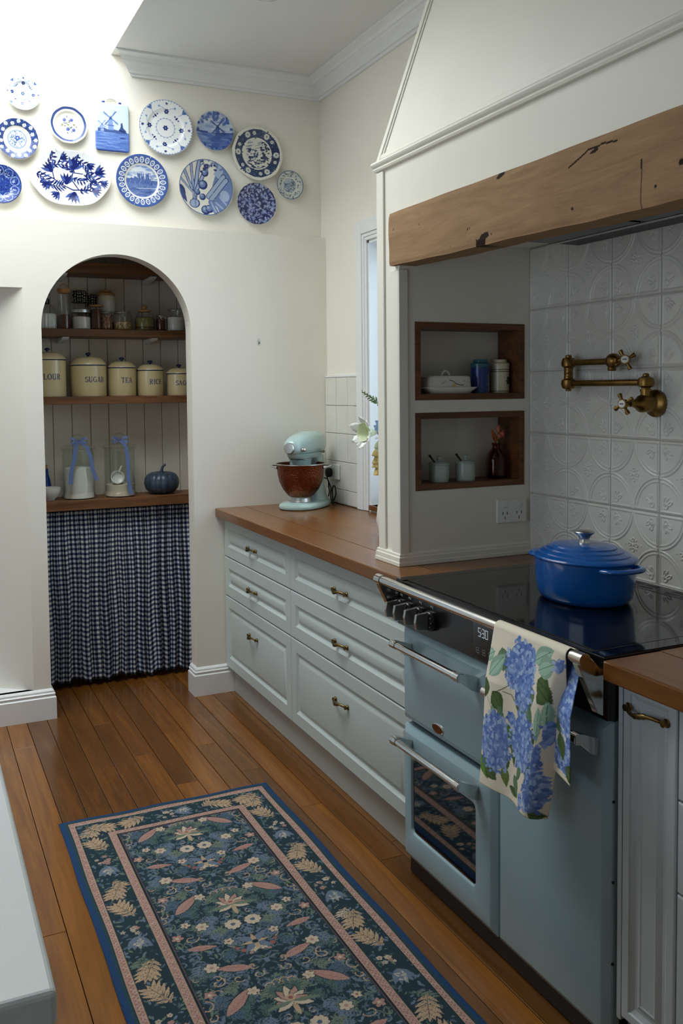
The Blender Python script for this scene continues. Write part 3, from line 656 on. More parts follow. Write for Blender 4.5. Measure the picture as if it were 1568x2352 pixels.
# control fascia
fa = loops(MB(), YS0+.001, YS1-.001, .766, .884, [(0, .045), (0, .004), (.004, 0)], -.058).obj('control_fascia', 'black', st)
rotm = Matrix.Rotation(-math.pi/2, 4, 'Y')
def knob(y, z):
    k = MB().lathe([(.0001, 0), (.029, 0), (.029, .012), (.026, .016), (.0001, .016)], (-.058, y, z), 28, mat=rotm).obj('knob', 'black', fa, smooth=40)
    mb = MB(); mb.loft([[(x, y+s_*.0055, z+dz) for x, dz in ((-.073, -.026), (-.110, -.022), (-.114, 0), (-.110, .022), (-.073, .026))] for s_ in (-1, 1)])
    mb.obj('knob_grip', 'steel', k, bevel=.002)
    mb = MB()
    for i in range(5):
        a = R_(100-40*i-25); mb.box(-.0745, -.0739, y-.020*math.cos(a)-.002, y-.020*math.cos(a)+.002, z+.020*math.sin(a)-.002, z+.020*math.sin(a)+.002)
    mb.obj('knob_marks', 'icon', k)
    mb = MB(); mb.box(-.0586, -.0581, y-.006, y-.002, z+.034, z+.041); mb.box(-.0586, -.0581, y+.001, y+.007, z+.036, z+.041); mb.obj('dial_symbol', 'icon', fa)
for y in (-1.880, -1.930, -1.992, -2.054): knob(y, .820)
MB().box(-.0595, -.0575, -2.362, -2.262, .776, .866).obj('clock_panel', 'screen', fa, bevel=.001)
SEG = {'5': 'acdfg', '3': 'abcdg', '0': 'abcdef'}
def digit(mb, ch_, y, z, w, h_, x):
    t_ = .0016; hs = {'a': (0, w, h_, h_), 'g': (0, w, h_/2, h_/2), 'd': (0, w, 0, 0), 'f': (0, 0, h_/2, h_), 'e': (0, 0, 0, h_/2), 'b': (w, w, h_/2, h_), 'c': (w, w, 0, h_/2)}
    for s_ in SEG[ch_]:
        a0, a1, b0, b1 = hs[s_]; mb.box(x-.0004, x, y-a1-t_/2, y-a0+t_/2, z+b0-t_/2, z+b1+t_/2)
mb = MB()
for c_, y in (('5', -2.288), ('3', -2.305), ('0', -2.320)): digit(mb, c_, y, .834, .0095, .021, -.0597)
for z in (.840, .849): mb.box(-.0601, -.0597, -2.3028, -2.301, z, z+.002)
mb.obj('clock_digits', 'lcd', fa)
mb = MB()
for y in (-2.278, -2.306, -2.334):
    for a0, a1, b0, b1 in ((0, .014, 0, .0012), (0, .014, .0128, .014), (0, .0012, 0, .014), (.0128, .014, 0, .014)): mb.box(-.0601, -.0597, y-a1, y-a0, .789+b0, .789+b1)
    mb.box(-.0601, -.0597, y-.009, y-.005, .794, .798)
mb.obj('clock_buttons', 'icon', fa)
# hob
MB().box(-.062, W-.016, YS1+.0005, YS0-.0005, .8845, .902).obj('hob_frame', 'black', st, bevel=.002)
hb = MB().box(-.045, W-.085, YS1+.045, YS0-.042, .902, .9042).obj('hob_glass', 'blackgl', st, bevel=.001)
MB().box(-.060, W-.085, YS0-.040, YS0-.001, .902, .904).obj('side_glass', 'blackgl', st); MB().box(-.060, W-.085, YS1+.001, YS1+.043, .902, .904).obj('side_glass', 'blackgl', st)
MB().box(W-.083, W-.017, YS1+.001, YS0-.001, .902, .9045).obj('rear_vent', 'black', st)
for g_ in range(4):
    for k in range(3):
        for r_ in range(2):
            yy_ = -1.95-g_*.21-k*.055; MB().box(W-.070+r_*.026, W-.056+r_*.026, yy_-.044, yy_, .9045, .9049).obj('vent_slot', 'dark', st)
# towel rail
mb = MB(); mb.tube([(-.116, YS0+.012, .905), (-.116, YS1-.002, .905)], .0125, 24); rl = mb.obj('towel_rail', 'chrome', st, smooth=40)
for y, dy in ((YS0+.014, -.032), (YS1-.004, .032)): MB().tube([(-.116, y, .905), (-.116, y+dy, .905)], .0145, 24).obj('rail_collar', 'chrome', rl, smooth=40)
for y in (YS0-.004, YS1+.014):
    wedge(MB(), y, .009, [(-.124, .915), (-.106, .917), (-.0585, .872), (-.0585, .776), (-.075, .785), (-.127, .894)]).obj('rail_bracket', 'chrome', rl, bevel=.0015)

# ------------------------------------------------------------------ casserole pot on the hob
pc = (.255, -2.318, .9044)
po = thing('casserole_pot', 'oval blue cast-iron casserole with ringed lid on the hob', 'pot', pc)
SXo, SYo = .121, .148
prof = [(.0001, 0), (.80, .0), (.86, .003), (.93, .016), (.965, .045), (.985, .085), (1.0, .108), (.97, .108), (.94, .085), (.9, .02), (.0001, .012)]
MB().lathe(prof, pc, 64, SXo, SYo, cap=False).obj('body', 'pot', po, smooth=40)
lid = [(1.0, .1085), (1.025, .110), (1.03, .1135), (1.01, .117), (.93, .122), (.90, .1225), (.885, .126), (.80, .131), (.775, .1315), (.76, .135), (.67, .139), (.645, .1395), (.63, .143), (.53, .1455), (.51, .146), (.30, .148), (.10, .149), (.0001, .149)]
ld_ = MB().lathe(lid, pc, 64, SXo, SYo).obj('lid', 'pot', po, smooth=25)
MB().lathe([(.0001, .148), (.016, .148), (.0145, .152), (.013, .160), (.016, .167), (.026, .1745), (.0275, .178), (.025, .181), (.0001, .183)], pc, 32).obj('lid_knob', 'steel', ld_, smooth=50)
for s_ in (1, -1):
    pts = []
    for k in range(17):
        a = math.pi*k/16; pts.append((pc[0]+.056*math.cos(a), pc[1]+s_*(SYo*.90+.048*math.sin(a)**.7), pc[2]+.100+.002*math.sin(a)))
    rings = []
    P_ = [Vector(p_) for p_ in pts]
    for k, p_ in enumerate(P_):
        t_ = (P_[min(k+1, 16)]-P_[max(k-1, 0)]).normalized(); n_ = t_.cross(Vector((0, 0, 1))).normalized()
        rings.append([tuple(p_+n_*.010*math.cos(2*math.pi*j/12)+Vector((0, 0, 1))*.0065*math.sin(2*math.pi*j/12)) for j in range(12)])
    MB().loft(rings).obj('side_handle', 'pot', po, smooth=60)

# ------------------------------------------------------------------ brass pot filler
tp = thing('pot_filler_tap', 'aged brass folding pot filler tap over the hob', 'tap', (W-.009, -2.275, 1.418))
xa = W-.052; ya = -2.275; zl, zu = 1.477, 1.541; yj = -1.942
mb = MB(); rX = Matrix.Rotation(-math.pi/2, 4, 'Y')
mb.lathe([(.0001, 0), (.037, 0), (.039, .004), (.038, .012), (.032, .017), (.023, .021), (.022, .030), (.0245, .032), (.0245, .060), (.021, .066), (.014, .074), (.012, .082), (.0085, .087), (.0085, .100), (.0001, .100)], (W-.0098, ya, 1.418), 28, mat=rX)
mb.obj('wall_valve', 'brass', tp, smooth=40)
mb = MB(); mb.lathe([(.0001, 1.43), (.014, 1.43), (.014, 1.452), (.016, 1.452), (.016, 1.458), (.013, 1.458), (.012, 1.462), (.0215, 1.467), (.023, 1.477), (.0205, 1.489), (.009, 1.495), (.009, 1.500), (.005, 1.503), (.0001, 1.503)], (xa, ya, 0), 24)
mb.obj('riser_joint', 'brass', tp, smooth=40)
MB().tube([(xa, ya+.012, zl), (xa, yj-.010, zl)], .0096, 18).obj('lower_arm', 'brass', tp, smooth=40)
mb = MB(); mb.lathe([(.0001, 1.453), (.008, 1.453), (.009, 1.459), (.018, 1.462), (.0225, 1.474), (.0215, 1.487), (.014, 1.493), (.0145, 1.497), (.0135, 1.499), (.0135, 1.506), (.0145, 1.508), (.0135, 1.510), (.0135, 1.519), (.0145, 1.521), (.014, 1.525), (.0215, 1.531), (.0225, 1.543), (.018, 1.555), (.010, 1.558), (.010, 1.563), (.006, 1.566), (.0001, 1.566)], (xa, yj, 0), 24)
mb.obj('elbow_joint', 'brass', tp, smooth=40)
MB().tube([(xa, yj-.012, zu), (xa, -2.125, zu-.001)], .0096, 18).obj('upper_arm', 'brass', tp, smooth=40)
mb = MB(); mb.sphere((xa, -2.143, zu), .0225, 20, 12, (1, 1.1, 1)); mb.lathe([(.011, 1.512), (.0125, 1.514), (.0125, 1.527)], (xa, -2.138, 0), 20)
mb.tube([(xa, -2.155, zu), (xa, -2.168, zu), (xa, -2.170, zu), (xa, -2.176, zu), (xa, -2.186, zu)], [.017, .013, .009, .011, .008], 18); mb.obj('spout_valve', 'brass', tp, smooth=40)
def cross(c, axis, nm):
    """cross-head handle turned to face along axis"""
    q_ = Vector(axis).to_track_quat('Z', 'Y').to_matrix().to_4x4(); mm = Matrix.Translation(c) @ q_ @ Matrix.Rotation(.5, 4, 'Z')
    mb = MB(); mb.lathe([(.0001, -.012), (.008, -.012), (.009, -.002), (.0135, 0), (.0135, .012), (.0001, .012)], (0, 0, 0), 20)
    for k in range(4):
        a = math.pi/2*k; u = Vector((math.cos(a), math.sin(a), 0)); mb.tube([u*.008+Vector((0, 0, .005)), u*.017+Vector((0, 0, .005)), u*.027+Vector((0, 0, .004)), u*.031+Vector((0, 0, .004))], [.0045, .0042, .0068, .0062], 10)
    o = mb.xf(mm).obj(nm, 'brass', tp, smooth=40)
    MB().lathe([(.0001, .0118), (.0105, .0118), (.0105, .0135), (.0001, .0145)], (0, 0, 0), 20).xf(mm).obj('porcelain_button', 'card', o, smooth=30)
    mb = MB()
    for k in range(3): mb.box(-.006+k*.0042, -.0032+k*.0042, -.002, .002, .0144, .0147)
    mb.xf(mm @ Matrix.Rotation(-.5, 4, 'Z')).obj('button_mark', 'ink', o)
cross((xa-.004, -2.198, zu+.001), (-.75, -.62, .1), 'cross_handle'); cross((W-.128, ya, 1.418), (-1, -.25, .05), 'cross_handle')

# ------------------------------------------------------------------ pantry shelves, curtain and stores
SF = .345                                    # shelf fronts
shz = ((.887, .935), (1.404, 1.440), (1.732, 1.768), (2.040, 2.090))
labs = ('lowest pantry shelf, above the gingham curtain', 'pantry shelf carrying the cream lettered canisters', 'pantry shelf crowded with small jars', 'topmost pantry shelf under the arch crown')
for (z0, z1), l_ in zip(shz, labs):
    tag(MB().box(-.871, .119, SF+(.0 if z0 < 1 else .0), FY-.001, z0, z1).obj('pantry_shelf', 'shelf', bevel=.002), l_, 'shelf', 'timber pantry shelves')
def bracket(x, z, lab):
    mb = MB(); mb.loft([[(x+dx, y, z+dz) for y, dz in ((FY-.002, 0), (SF+.03, 0), (SF+.03, -.004), (SF+.06, -.012), (FY-.03, -.020), (FY-.002, -.026))] for dx in (-.016, .016)])
    return tag(mb.obj('shelf_bracket', 'trim', bevel=.002), lab, 'bracket', 'white brackets under the pantry shelves')
for z in (1.731, 2.039):
    for x, w_ in ((-.66, 'tall cork-topped jar' if z < 2 else 'ribbed jar end'), (-.225, 'round herb jar' if z < 2 else 'clip jar end')): bracket(x, z, 'small white bracket under the %s, %s' % (('crowded jar shelf', 'below the '+w_) if z < 2 else ('topmost pantry shelf', 'above the '+w_)))
# gingham curtain
nu, nv = 300, 60; cx0, cx1 = -.862, .06
fold = lambda u: .010*math.sin(2*math.pi*u*21+1.1*math.sin(9*u))+.008*math.sin(2*math.pi*u*9+.8)+.004*math.sin(2*math.pi*u*37)
arcl = [0]
for i in range(1, nu):
    du = (cx1-cx0)/(nu-1); dy = fold(i/(nu-1))-fold((i-1)/(nu-1)); arcl.append(arcl[-1]+math.hypot(du, dy*1.15))
mb = MB()
def cur(u, v):
    amp = .35+.75*min(1, v*1.6); z1 = .8855; z0 = .022+.010*math.sin(2*math.pi*u*9+.8)+.006*math.sin(2*math.pi*u*4+2)+.012*(1-u)
    gat = .004*math.sin(2*math.pi*u*60)*math.exp(-v*18)
    return (cx0+(cx1-cx0)*u+.004*math.sin(7*v+20*u), .400-amp*fold(u)*1.1+gat-.018*v, z1+(z0-z1)*v)
mb.grid(cur, nu, nv)
cu = tag(mb.obj('gingham_curtain', 'gingham', smooth=80), 'navy and white gingham curtain hanging below the pantry shelf', 'curtain')
uvl = cu.data.uv_layers.new(name='UVMap'); uvs = np.array([(arcl[i], .87*j/(nv-1)) for j in range(nv) for i in range(nu)])
li = np.empty(len(cu.data.loops), int); cu.data.loops.foreach_get('vertex_index', li); uvl.data.foreach_set('uv', uvs[li].ravel().astype(np.float32))
so = cu.modifiers.new('cloth', 'SOLIDIFY'); so.thickness = .0015
MB_rod = MB().tube([(-.870, .405, .866), (.118, .405, .866)], .005, 10).obj('curtain_rod', 'steel', smooth=50); tag(MB_rod, 'thin steel rod carrying the gingham curtain', 'rod')

# lettering cut as serif strokes on a unit em
G = {
 'F': [((.18, 0), (.18, 1), .17), ((.18, .955), (.66, .955), .09), ((.66, 1), (.66, .76), .07), ((.18, .5), (.5, .5), .08), ((.5, .6), (.5, .4), .06), ((.02, .035), (.36, .035), .07)],
 'L': [((.18, 0), (.18, 1), .17), ((.02, .965), (.36, .965), .07), ((.1, .045), (.66, .045), .09), ((.66, 0), (.66, .26), .07)],
 'U': [((.16, .28), (.16, 1), .17), ((.64, .28), (.64, 1), .09), ((.02, .965), (.32, .965), .07), ((.5, .965), (.78, .965), .07), 'arc', (.40, .30, .24, .27, 180, 360)],
 'R': [((.18, 0), (.18, 1), .17), ((.02, .035), (.36, .035), .07), ((.1, .955), (.4, .955), .09), ((.18, .5), (.4, .5), .08), 'arc', (.40, .73, .21, .225, -90, 90), ((.36, .5), (.68, .03), .15), ((.6, .035), (.8, .035), .07)],
 'S': ['arc', (.36, .74, .22, .22, 20, 250), 'arc', (.36, .26, .24, .24, -165, 80), ((.57, .98), (.57, .74), .07), ((.11, .02), (.11, .28), .07)],
 'G': ['arc', (.42, .5, .32, .46, 45, 330), ((.70, .05), (.70, .42), .14), ((.52, .44), (.82, .44), .07), ((.68, .98), (.68, .74), .06)],
 'A': [((.40, 1), (.08, 0), .09), ((.40, 1), (.72, 0), .17), ((.18, .32), (.60, .32), .07), ((-.04, .035), (.2, .035), .07), ((.56, .035), (.88, .035), .07)],
 'T': [((.36, 0), (.36, 1), .17), ((.02, .955), (.70, .955), .09), ((.04, 1), (.04, .74), .07), ((.68, 1), (.68, .74), .07), ((.2, .035), (.52, .035), .07)],
 'E': [((.18, 0), (.18, 1), .17), ((.06, .955), (.64, .955), .09), ((.64, 1), (.64, .76), .07), ((.18, .5), (.5, .5), .08), ((.5, .62), (.5, .38), .06), ((.06, .045), (.66, .045), .09), ((.66, 0), (.66, .26), .07)],
 'I': [((.18, 0), (.18, 1), .17), ((.02, .965), (.34, .965), .07), ((.02, .035), (.34, .035), .07)],
 'C': ['arc', (.42, .5, .32, .46, 45, 315), ((.68, .98), (.68, .72), .07), ((.68, .02), (.68, .2), .05)],
 'O': ['arc', (.42, .5, .34, .46, 0, 360)],
}
ADV = {'F': .78, 'L': .78, 'U': .9, 'R': .9, 'S': .76, 'G': .92, 'A': .92, 'T': .82, 'E': .82, 'I': .46, 'C': .86, 'O': .94}
def letters(text, h_, put):
    """mesh of flat strokes; put(u, v) places em coordinates on the surface"""
    mb = MB(); wid = sum(ADV[c] for c in text)*h_*.86; x = -wid/2
    def seg(p0, p1, w):
        n = 4; d = Vector(p1)-Vector(p0); nn = Vector((-d.y, d.x)).normalized()*w/2
        for k in range(n):
            a = Vector(p0)+d*k/n; b_ = Vector(p0)+d*(k+1)/n
            mb.add([put(x+q_.x*h_*.86, q_.y*h_) for q_ in (a+nn, a-nn, b_-nn, b_+nn)], [(0, 1, 2, 3)])
    for c in text:
        it = iter(G[c])
        for q_ in it:
            if q_ == 'arc':
                cx, cy, rx, ry, a0, a1 = next(it); n = 22
                for k in range(n):
                    aa, ab = R_(a0+(a1-a0)*k/n), R_(a0+(a1-a0)*(k+1)/n)
                    wa, wb = (.045+.05*abs(math.cos(t_)) for t_ in (aa, ab))
                    mb.add([put(x+(cx+rr*math.cos(t_))*h_*.86, (cy+ss*math.sin(t_))*h_) for t_, rr, ss in ((aa, rx-wa, ry-wa*.8), (aa, rx+wa, ry+wa*.8), (ab, rx+wb, ry+wb*.8), (ab, rx-wb, ry-wb*.8))], [(0, 1, 2, 3)])
            else: seg(*q_)
        x += ADV[c]*h_*.86
    return mb
def canister(text, x, r, h_, lidh, turn, zt, th_, material='creamtin'):
    y = .452; z = 1.4405
    t = thing('lettered_canister', 'cream enamel canister lettered %s with navy knob' % text, 'canister', (x, y, z), 'cream lettered canisters')
    MB().lathe([(.0001, 0), (r*.97, 0), (r, .004), (r, h_), (r*.985, h_+.001), (.0001, h_+.001)], (x, y, z), 48).obj('body', material, t, smooth=40)
    MB().lathe([(r+.0005, h_-.001), (r+.0022, h_), (r+.0022, h_+.0035), (r+.0005, h_+.0045)], (x, y, z), 48, cap=False).obj('rim_band', 'navy', t, smooth=60)
    l_ = MB().lathe([(r+.0018, h_+.004), (r*1.01, h_+.008), (r*.96, h_+lidh*.35), (r*.80, h_+lidh*.72), (r*.55, h_+lidh*.93), (r*.2, h_+lidh), (.0001, h_+lidh)], (x, y, z), 48).obj('lid', material, t, smooth=40)
    MB().lathe([(.0001, h_+lidh-.001), (.006, h_+lidh-.001), (.006, h_+lidh+.006), (.0125, h_+lidh+.009), (.0135, h_+lidh+.013), (.010, h_+lidh+.018), (.0001, h_+lidh+.020)], (x, y, z), 24).obj('lid_knob', 'navy', l_, smooth=50)
    def put(u, v):
        a = -math.pi/2+turn+u/r; return (x+(r+.0006)*math.cos(a), y+(r+.0006)*math.sin(a), z+zt+v)
    letters(text, th_, put).obj('lettering', 'ink', t)
    return t
canister('FLOUR', -.739, .087, .178, .042, .015, .083, .028)
canister('SUGAR', -.544, .087, .152, .046, .22, .070, .027)
canister('TEA', -.379, .070, .140, .036, .18, .066, .027)
canister('RICE', -.235, .067, .127, .034, .22, .058, .026)
canister('SAGO', -.085, .064, .110, .032, .05, .052, .024)

def jarbody(t, x, y, z, prof, mat='glass', seg=40, lob=None):
    return MB().lathe(prof, (x, y, z), seg, cap=False, lob=lob).obj('glass_body', mat, t, smooth=50)
def fill(t, x, y, z, r, h_, mat, dome=.004):
    return MB().lathe([(.0001, .004), (r, .004), (r, h_), (r*.6, h_+dome), (.0001, h_+dome*1.2)], (x, y, z), 32).obj('contents', mat, t, smooth=50)
def ribbon_strip(mb, pts, w, side):
    mb.loft([[tuple(Vector(p_)+Vector(side)*s_*w/2+Vector((0, -1, 0))*d) for s_, d in ((-1, 0), (1, 0), (1, .0009), (-1, .0009))] for p_ in pts]); return mb
# two apothecary jars with ribbons on the low shelf
def apothecary(x, y, label, mat, fh, tails, scoop):
    z = .9355; t = thing('apothecary_jar', label, 'jar', (x, y, z), 'ribboned glass jars on the lowest pantry shelf')
    jarbody(t, x, y, z, [(.0001, 0), (.083, 0), (.0865, .005), (.086, .014), (.079, .022), (.076, .03), (.076, .225), (.073, .233), (.080, .238), (.080, .245), (.074, .246), (.071, .240), (.072, .225), (.072, .03), (.0001, .012)], 'glassd')
    fill(t, x, y, z, .0715, fh, mat, .006)
    l_ = MB().lathe([(.070, .244), (.084, .246), (.086, .251), (.084, .257), (.060, .264), (.030, .270), (.014, .275), (.011, .281), (.015, .286), (.024, .292), (.027, .302), (.023, .312), (.012, .319), (.0001, .320)], (x, y, z), 40).obj('lid', 'glassd', t, smooth=50)
    kz = z+.283; mb = MB(); mb.tube([(x+.014*math.cos(a), y+.014*math.sin(a), kz) for a in np.linspace(0, 2*math.pi, 21)], .004, 8)
    for s_ in (1, -1):
        ribbon_strip(mb, [(x+s_*(.006+.034*math.sin(math.pi*k/10)*(1 if k < 6 else 1)), y-.016-.012*math.sin(math.pi*k/10), kz+.012*math.sin(2*math.pi*k/10)+.004) for k in range(11)], .013, (0, .25, 1))
    for dx, L in tails:
        pts = [(x+dx*.3, y-.018, kz-.002), (x+dx*.5, y-.045, kz-.014), (x+dx*.7, y-.075, kz-.022), (x+dx*.85, y-.0895, kz-.028), (x+dx, y-.0905, kz-.05)]
        pts += [(x+dx*(1+.12*k)+.003*math.sin(k), y-.0905+.001*math.sin(2*k), kz-.05-(L-.05)*k/8) for k in range(1, 9)]
        ribbon_strip(mb, pts, .019, (1, 0, 0))
    mb.obj('ribbon', 'ribbon', t, smooth=60)
    if scoop:
        s_ = MB(); s_.lathe([(.0001, 0), (.018, .002), (.030, .012), (.034, .026), (.031, .026), (.027, .014), (.0001, .005)], (0, 0, 0), 28); s_.tube([(0, .03, .02), (0, .06, .034)], .006, 8)
        s_.xf(Matrix.Translation((x-.022, y-.028, z+fh+.032)) @ Matrix.Rotation(1.25, 4, 'X') @ Matrix.Rotation(-.4, 4, 'Z')).obj('scoop', 'china', t, smooth=50)
    return t
apothecary(-.605, .442, 'apothecary jar full of flour with two-tailed blue ribbon', 'flour', .150, ((-.030, .205), (.035, .19)), False)
apothecary(-.402, .442, 'apothecary jar of pale sugar with scoop and long blue ribbon tail', 'sand', .060, ((.016, .268),), True)
# pumpkin
px, py, pz = -.187, .450, .9355
t = thing('ceramic_pumpkin', 'slate blue ceramic pumpkin with curled stalk', 'pumpkin ornament', (px, py, pz))
lob = lambda a, z: 1-.055*abs(math.cos(a*7))**8
MB().lathe([(.0001, .006), (.04, .001), (.066, .008), (.083, .028), (.090, .055), (.086, .080), (.072, .100), (.05, .110), (.026, .107), (.010, .100), (.0001, .099)], (px, py, pz), 112, lob=lob).obj('body', 'pumpkin', t, smooth=70)
MB().tube([(px, py, pz+.095), (px+.001, py, pz+.118), (px+.005, py-.002, pz+.135), (px+.014, py-.003, pz+.146), (px+.021, py-.003, pz+.149)], [.013, .008, .0065, .006, .0065], 12).obj('stalk', 'pumpkin', t, smooth=60)
# bowl and blue bottle at the left end
bx_, by_ = -.752, .425
tag(MB().lathe([(.0001, .002), (.026, 0), (.028, .006), (.046, .022), (.056, .044), (.058, .062), (.055, .062), (.052, .044), (.042, .024), (.0001, .010)], (bx_, by_, .9355), 40).obj('china_bowl', 'china', smooth=50), 'small white bowl in front of the blue bottle', 'bowl')
t = thing('blue_bottle', 'tapered cobalt blue bottle with a cork stopper', 'bottle', (-.755, .515, .9355))
MB().lathe([(.0001, 0), (.033, 0), (.035, .004), (.033, .03), (.022, .095), (.014, .125), (.0145, .13), (.013, .148), (.0001, .148)], (-.755, .515, .9355), 28).obj('body', 'bluegl', t, smooth=40)
MB().lathe([(.0001, .146), (.010, .146), (.011, .166), (.0001, .166)], (-.755, .515, .9355), 16).obj('stopper', 'cork', t, smooth=40)

# small stores on the upper shelf
UZ = 1.7685
def clipjar(x, y, r, h_, label, cmat, cf, lid='glass', neck=.8, shoulder=.72, body='glass'):
    t = thing('storage_jar', label, 'jar', (x, y, UZ), 'jars on the crowded pantry shelf'); z = UZ
    jarbody(t, x, y, z, [(.0001, 0), (r*.94, 0), (r, .006), (r, h_*shoulder), (r*.95, h_*(shoulder+.08)), (r*neck, h_*.9), (r*neck, h_*.95), (r*neck-.003, h_*.95), (r*neck-.003, h_*.9), (r*.93, h_*(shoulder+.06)), (r*.95, h_*shoulder), (r*.95, .01), (.0001, .007)], body)
    fill(t, x, y, z, r*.94, h_*cf, cmat)
    if lid == 'glass':
        l_ = MB().lathe([(.0001, h_*.93), (r*neck+.004, h_*.93), (r*neck+.006, h_*.955), (r*neck+.004, h_*.985), (r*.5, h_), (.0001, h_)], (x, y, z), 36).obj('lid', 'glassd', t, smooth=50)
        MB().tube([(x+(r*neck+.004)*math.cos(a), y+(r*neck+.004)*math.sin(a), z+h_*.90) for a in np.linspace(0, 2*math.pi, 33)], .0014, 6).obj('wire_band', 'steel', t, smooth=60)
        MB().tube([(x+.010, y-r*neck-.006, z+h_*.97), (x+.012, y-r-.004, z+h_*.85), (x+.008, y-r-.005, z+h_*.70), (x-.004, y-r-.005, z+h_*.66), (x-.010, y-r-.004, z+h_*.74), (x-.012, y-r*neck-.008, z+h_*.88)], .0013, 6).obj('wire_clip', 'steel', t, smooth=60)
    elif lid == 'wood':
        MB().lathe([(.0001, h_*.93), (r*neck+.006, h_*.93), (r*neck+.008, h_*.95), (r*neck+.008, h_*.985), (r*neck+.004, h_), (.0001, h_)], (x, y, z), 36).obj('lid', 'lidwood', t, smooth=40)
    elif lid == 'cork':
        MB().lathe([(.0001, h_*.92), (r*neck-.003, h_*.92), (r*neck+.001, h_), (.0001, h_)], (x, y, z), 30).obj('lid', 'cork', t, smooth=40)
    return t
def ribbed(x, y, label):
    r, h_ = .047, .148; t = thing('ribbed_jar', label, 'jar', (x, y, UZ), 'jars on the crowded pantry shelf'); lob = lambda a, z: 1+.035*math.cos(a*18)*(z < .075)
    MB().lathe([(.0001, 0), (r*.95, 0), (r, .006), (r, .070), (r*.93, .076), (.0001, .078)], (x, y, UZ), 144, lob=lob).obj('body', 'china', t, smooth=70)
    MB().lathe([(r*.96, .077), (r*.97, .100), (r*.7, .118), (r*.4, .124)], (x, y, UZ), 144, lob=lambda a, z: 1+.03*math.cos(a*18), cap=False).obj('glass_shoulder', 'glassd', t, smooth=70)
    MB().lathe([(.0001, .122), (.016, .122), (.018, .126), (.018, .146), (.012, .15), (.0001, .15)], (x, y, UZ), 24).obj('stopper', 'black', t, smooth=50)
ribbed(-.742, .44, 'ribbed white jar with dark stopper at the shelf end')
t = thing('tall_jar', 'tall glass jar of brown spice with a cork and wire clasp', 'jar', (-.655, .44, UZ), 'jars on the crowded pantry shelf')
jarbody(t, -.655, .44, UZ, [(.0001, 0), (.029, 0), (.030, .004), (.030, .175), (.028, .182), (.026, .182), (.028, .172), (.028, .006), (.0001, .004)]); fill(t, -.655, .44, UZ, .0278, .070, 'spice')
MB().lathe([(.0001, .176), (.025, .176), (.031, .184), (.031, .200), (.0001, .203)], (-.655, .44, UZ), 28).obj('lid', 'cork', t, smooth=40)
MB().tube([(-.655+.022*math.cos(a), .428, UZ+.198+.022*math.sin(a)) for a in np.linspace(0, math.pi, 15)], .0028, 8).obj('lid_loop', 'cork', t, smooth=50)
clipjar(-.577, .425, .046, .090, 'squat grey-lidded jar of salt below the checked cloth tops', 'flour', .68, 'none', neck=.92, shoulder=.8)
o = bpy.data.objects['storage_jar']; MB().lathe([(.0001, .083), (.046, .083), (.047, .087), (.046, .098), (.02, .103), (.0001, .104)], (-.577, .425, UZ), 32).obj('lid', 'steel', o, smooth=40)
for x, y, r, h_, l_ in ((-.568, .510, .031, .200, 'jar with a black checked cloth top tied over its lid'), (-.5040, .525, .0165, .185, 'slimmer jar with a black checked cloth top behind the amber jar')):
    t = thing('cloth_topped_jar', l_, 'jar', (x, y, UZ), 'jars on the crowded pantry shelf')
    jarbody(t, x, y, UZ, [(.0001, 0), (r, 0), (r, h_*.74), (r*.8, h_*.80), (r*.78, h_*.80), (r*.95, h_*.72), (r*.95, .005), (.0001, .004)]); fill(t, x, y, UZ, r*.94, h_*.5, 'spice')
    cl = MB().lathe([(r*1.25, h_*.70), (r*1.15, h_*.76), (r*.86, h_*.80), (r*.95, h_*.84), (r*1.15, h_*.93), (r*.9, h_), (.0001, h_*1.01)], (x, y, UZ), 48, lob=lambda a, z: 1+.10*math.cos(a*9)).obj('cloth_top', 'check', t, smooth=70)
    uv = cl.data.uv_layers.new(name='UVMap')
    for lp in cl.data.loops:
        v_ = cl.data.vertices[lp.vertex_index].co; uv.data[lp.index].uv = ((v_.x-x)*1.1, (v_.z-UZ)+(v_.y-y)*.6)
clipjar(-.503, .425, .029, .124, 'amber spice jar with a flat wooden lid', 'spice', .80, 'wood', neck=.98, shoulder=.85, body='glassd')
t = thing('ceramic_jar', 'white ceramic jar with drip rim and wooden lid behind the nut jar', 'jar', (-.438, .505, UZ), 'jars on the crowded pantry shelf')
MB().lathe([(.0001, 0), (.042, 0), (.046, .006), (.046, .155), (.042, .168), (.0001, .17)], (-.438, .505, UZ), 36).obj('body', 'china', t, smooth=40)
MB().lathe([(.0466, .150), (.0475, .156), (.043, .170), (.040, .178), (.0001, .178)], (-.438, .505, UZ), 36, lob=lambda a, z: 1+.0*a).obj('drip_rim', 'chinac', t, smooth=40)
MB().lathe([(.0001, .177), (.043, .177), (.045, .182), (.043, .190), (.030, .196), (.028, .206), (.0001, .207)], (-.438, .505, UZ), 32).obj('lid', 'lidwood', t, smooth=40)
clipjar(-.455, .415, .0295, .095, 'small clip jar packed with brown nuts', 'nuts', .78)
clipjar(-.376, .425, .050, .097, 'wide clip jar half full of mixed grain', 'oats', .42)
clipjar(-.262, .43, .050, .104, 'round glass jar of dried herbs with a cork ball lid', 'green', .62, 'cork', neck=.72, shoulder=.55)
o = bpy.data.objects['storage_jar.004']; MB().sphere((-.262, .43, UZ+.118), .014, 16, 10).obj('lid_ball', 'cork', o, smooth=60); MB().lathe([(.0001, .002), (.046, .002), (.048, .02), (.0001, .021)], (-.262, .43, UZ), 30).obj('dark_layer', 'spice', o, smooth=40)
clipjar(-.177, .43, .029, .085, 'small brown clip jar beside the round white jar', 'spice', .72)
clipjar(-.102, .43, .050, .118, 'round clip jar of white sugar under the arch jamb', 'flour', .60, neck=.7, shoulder=.45)

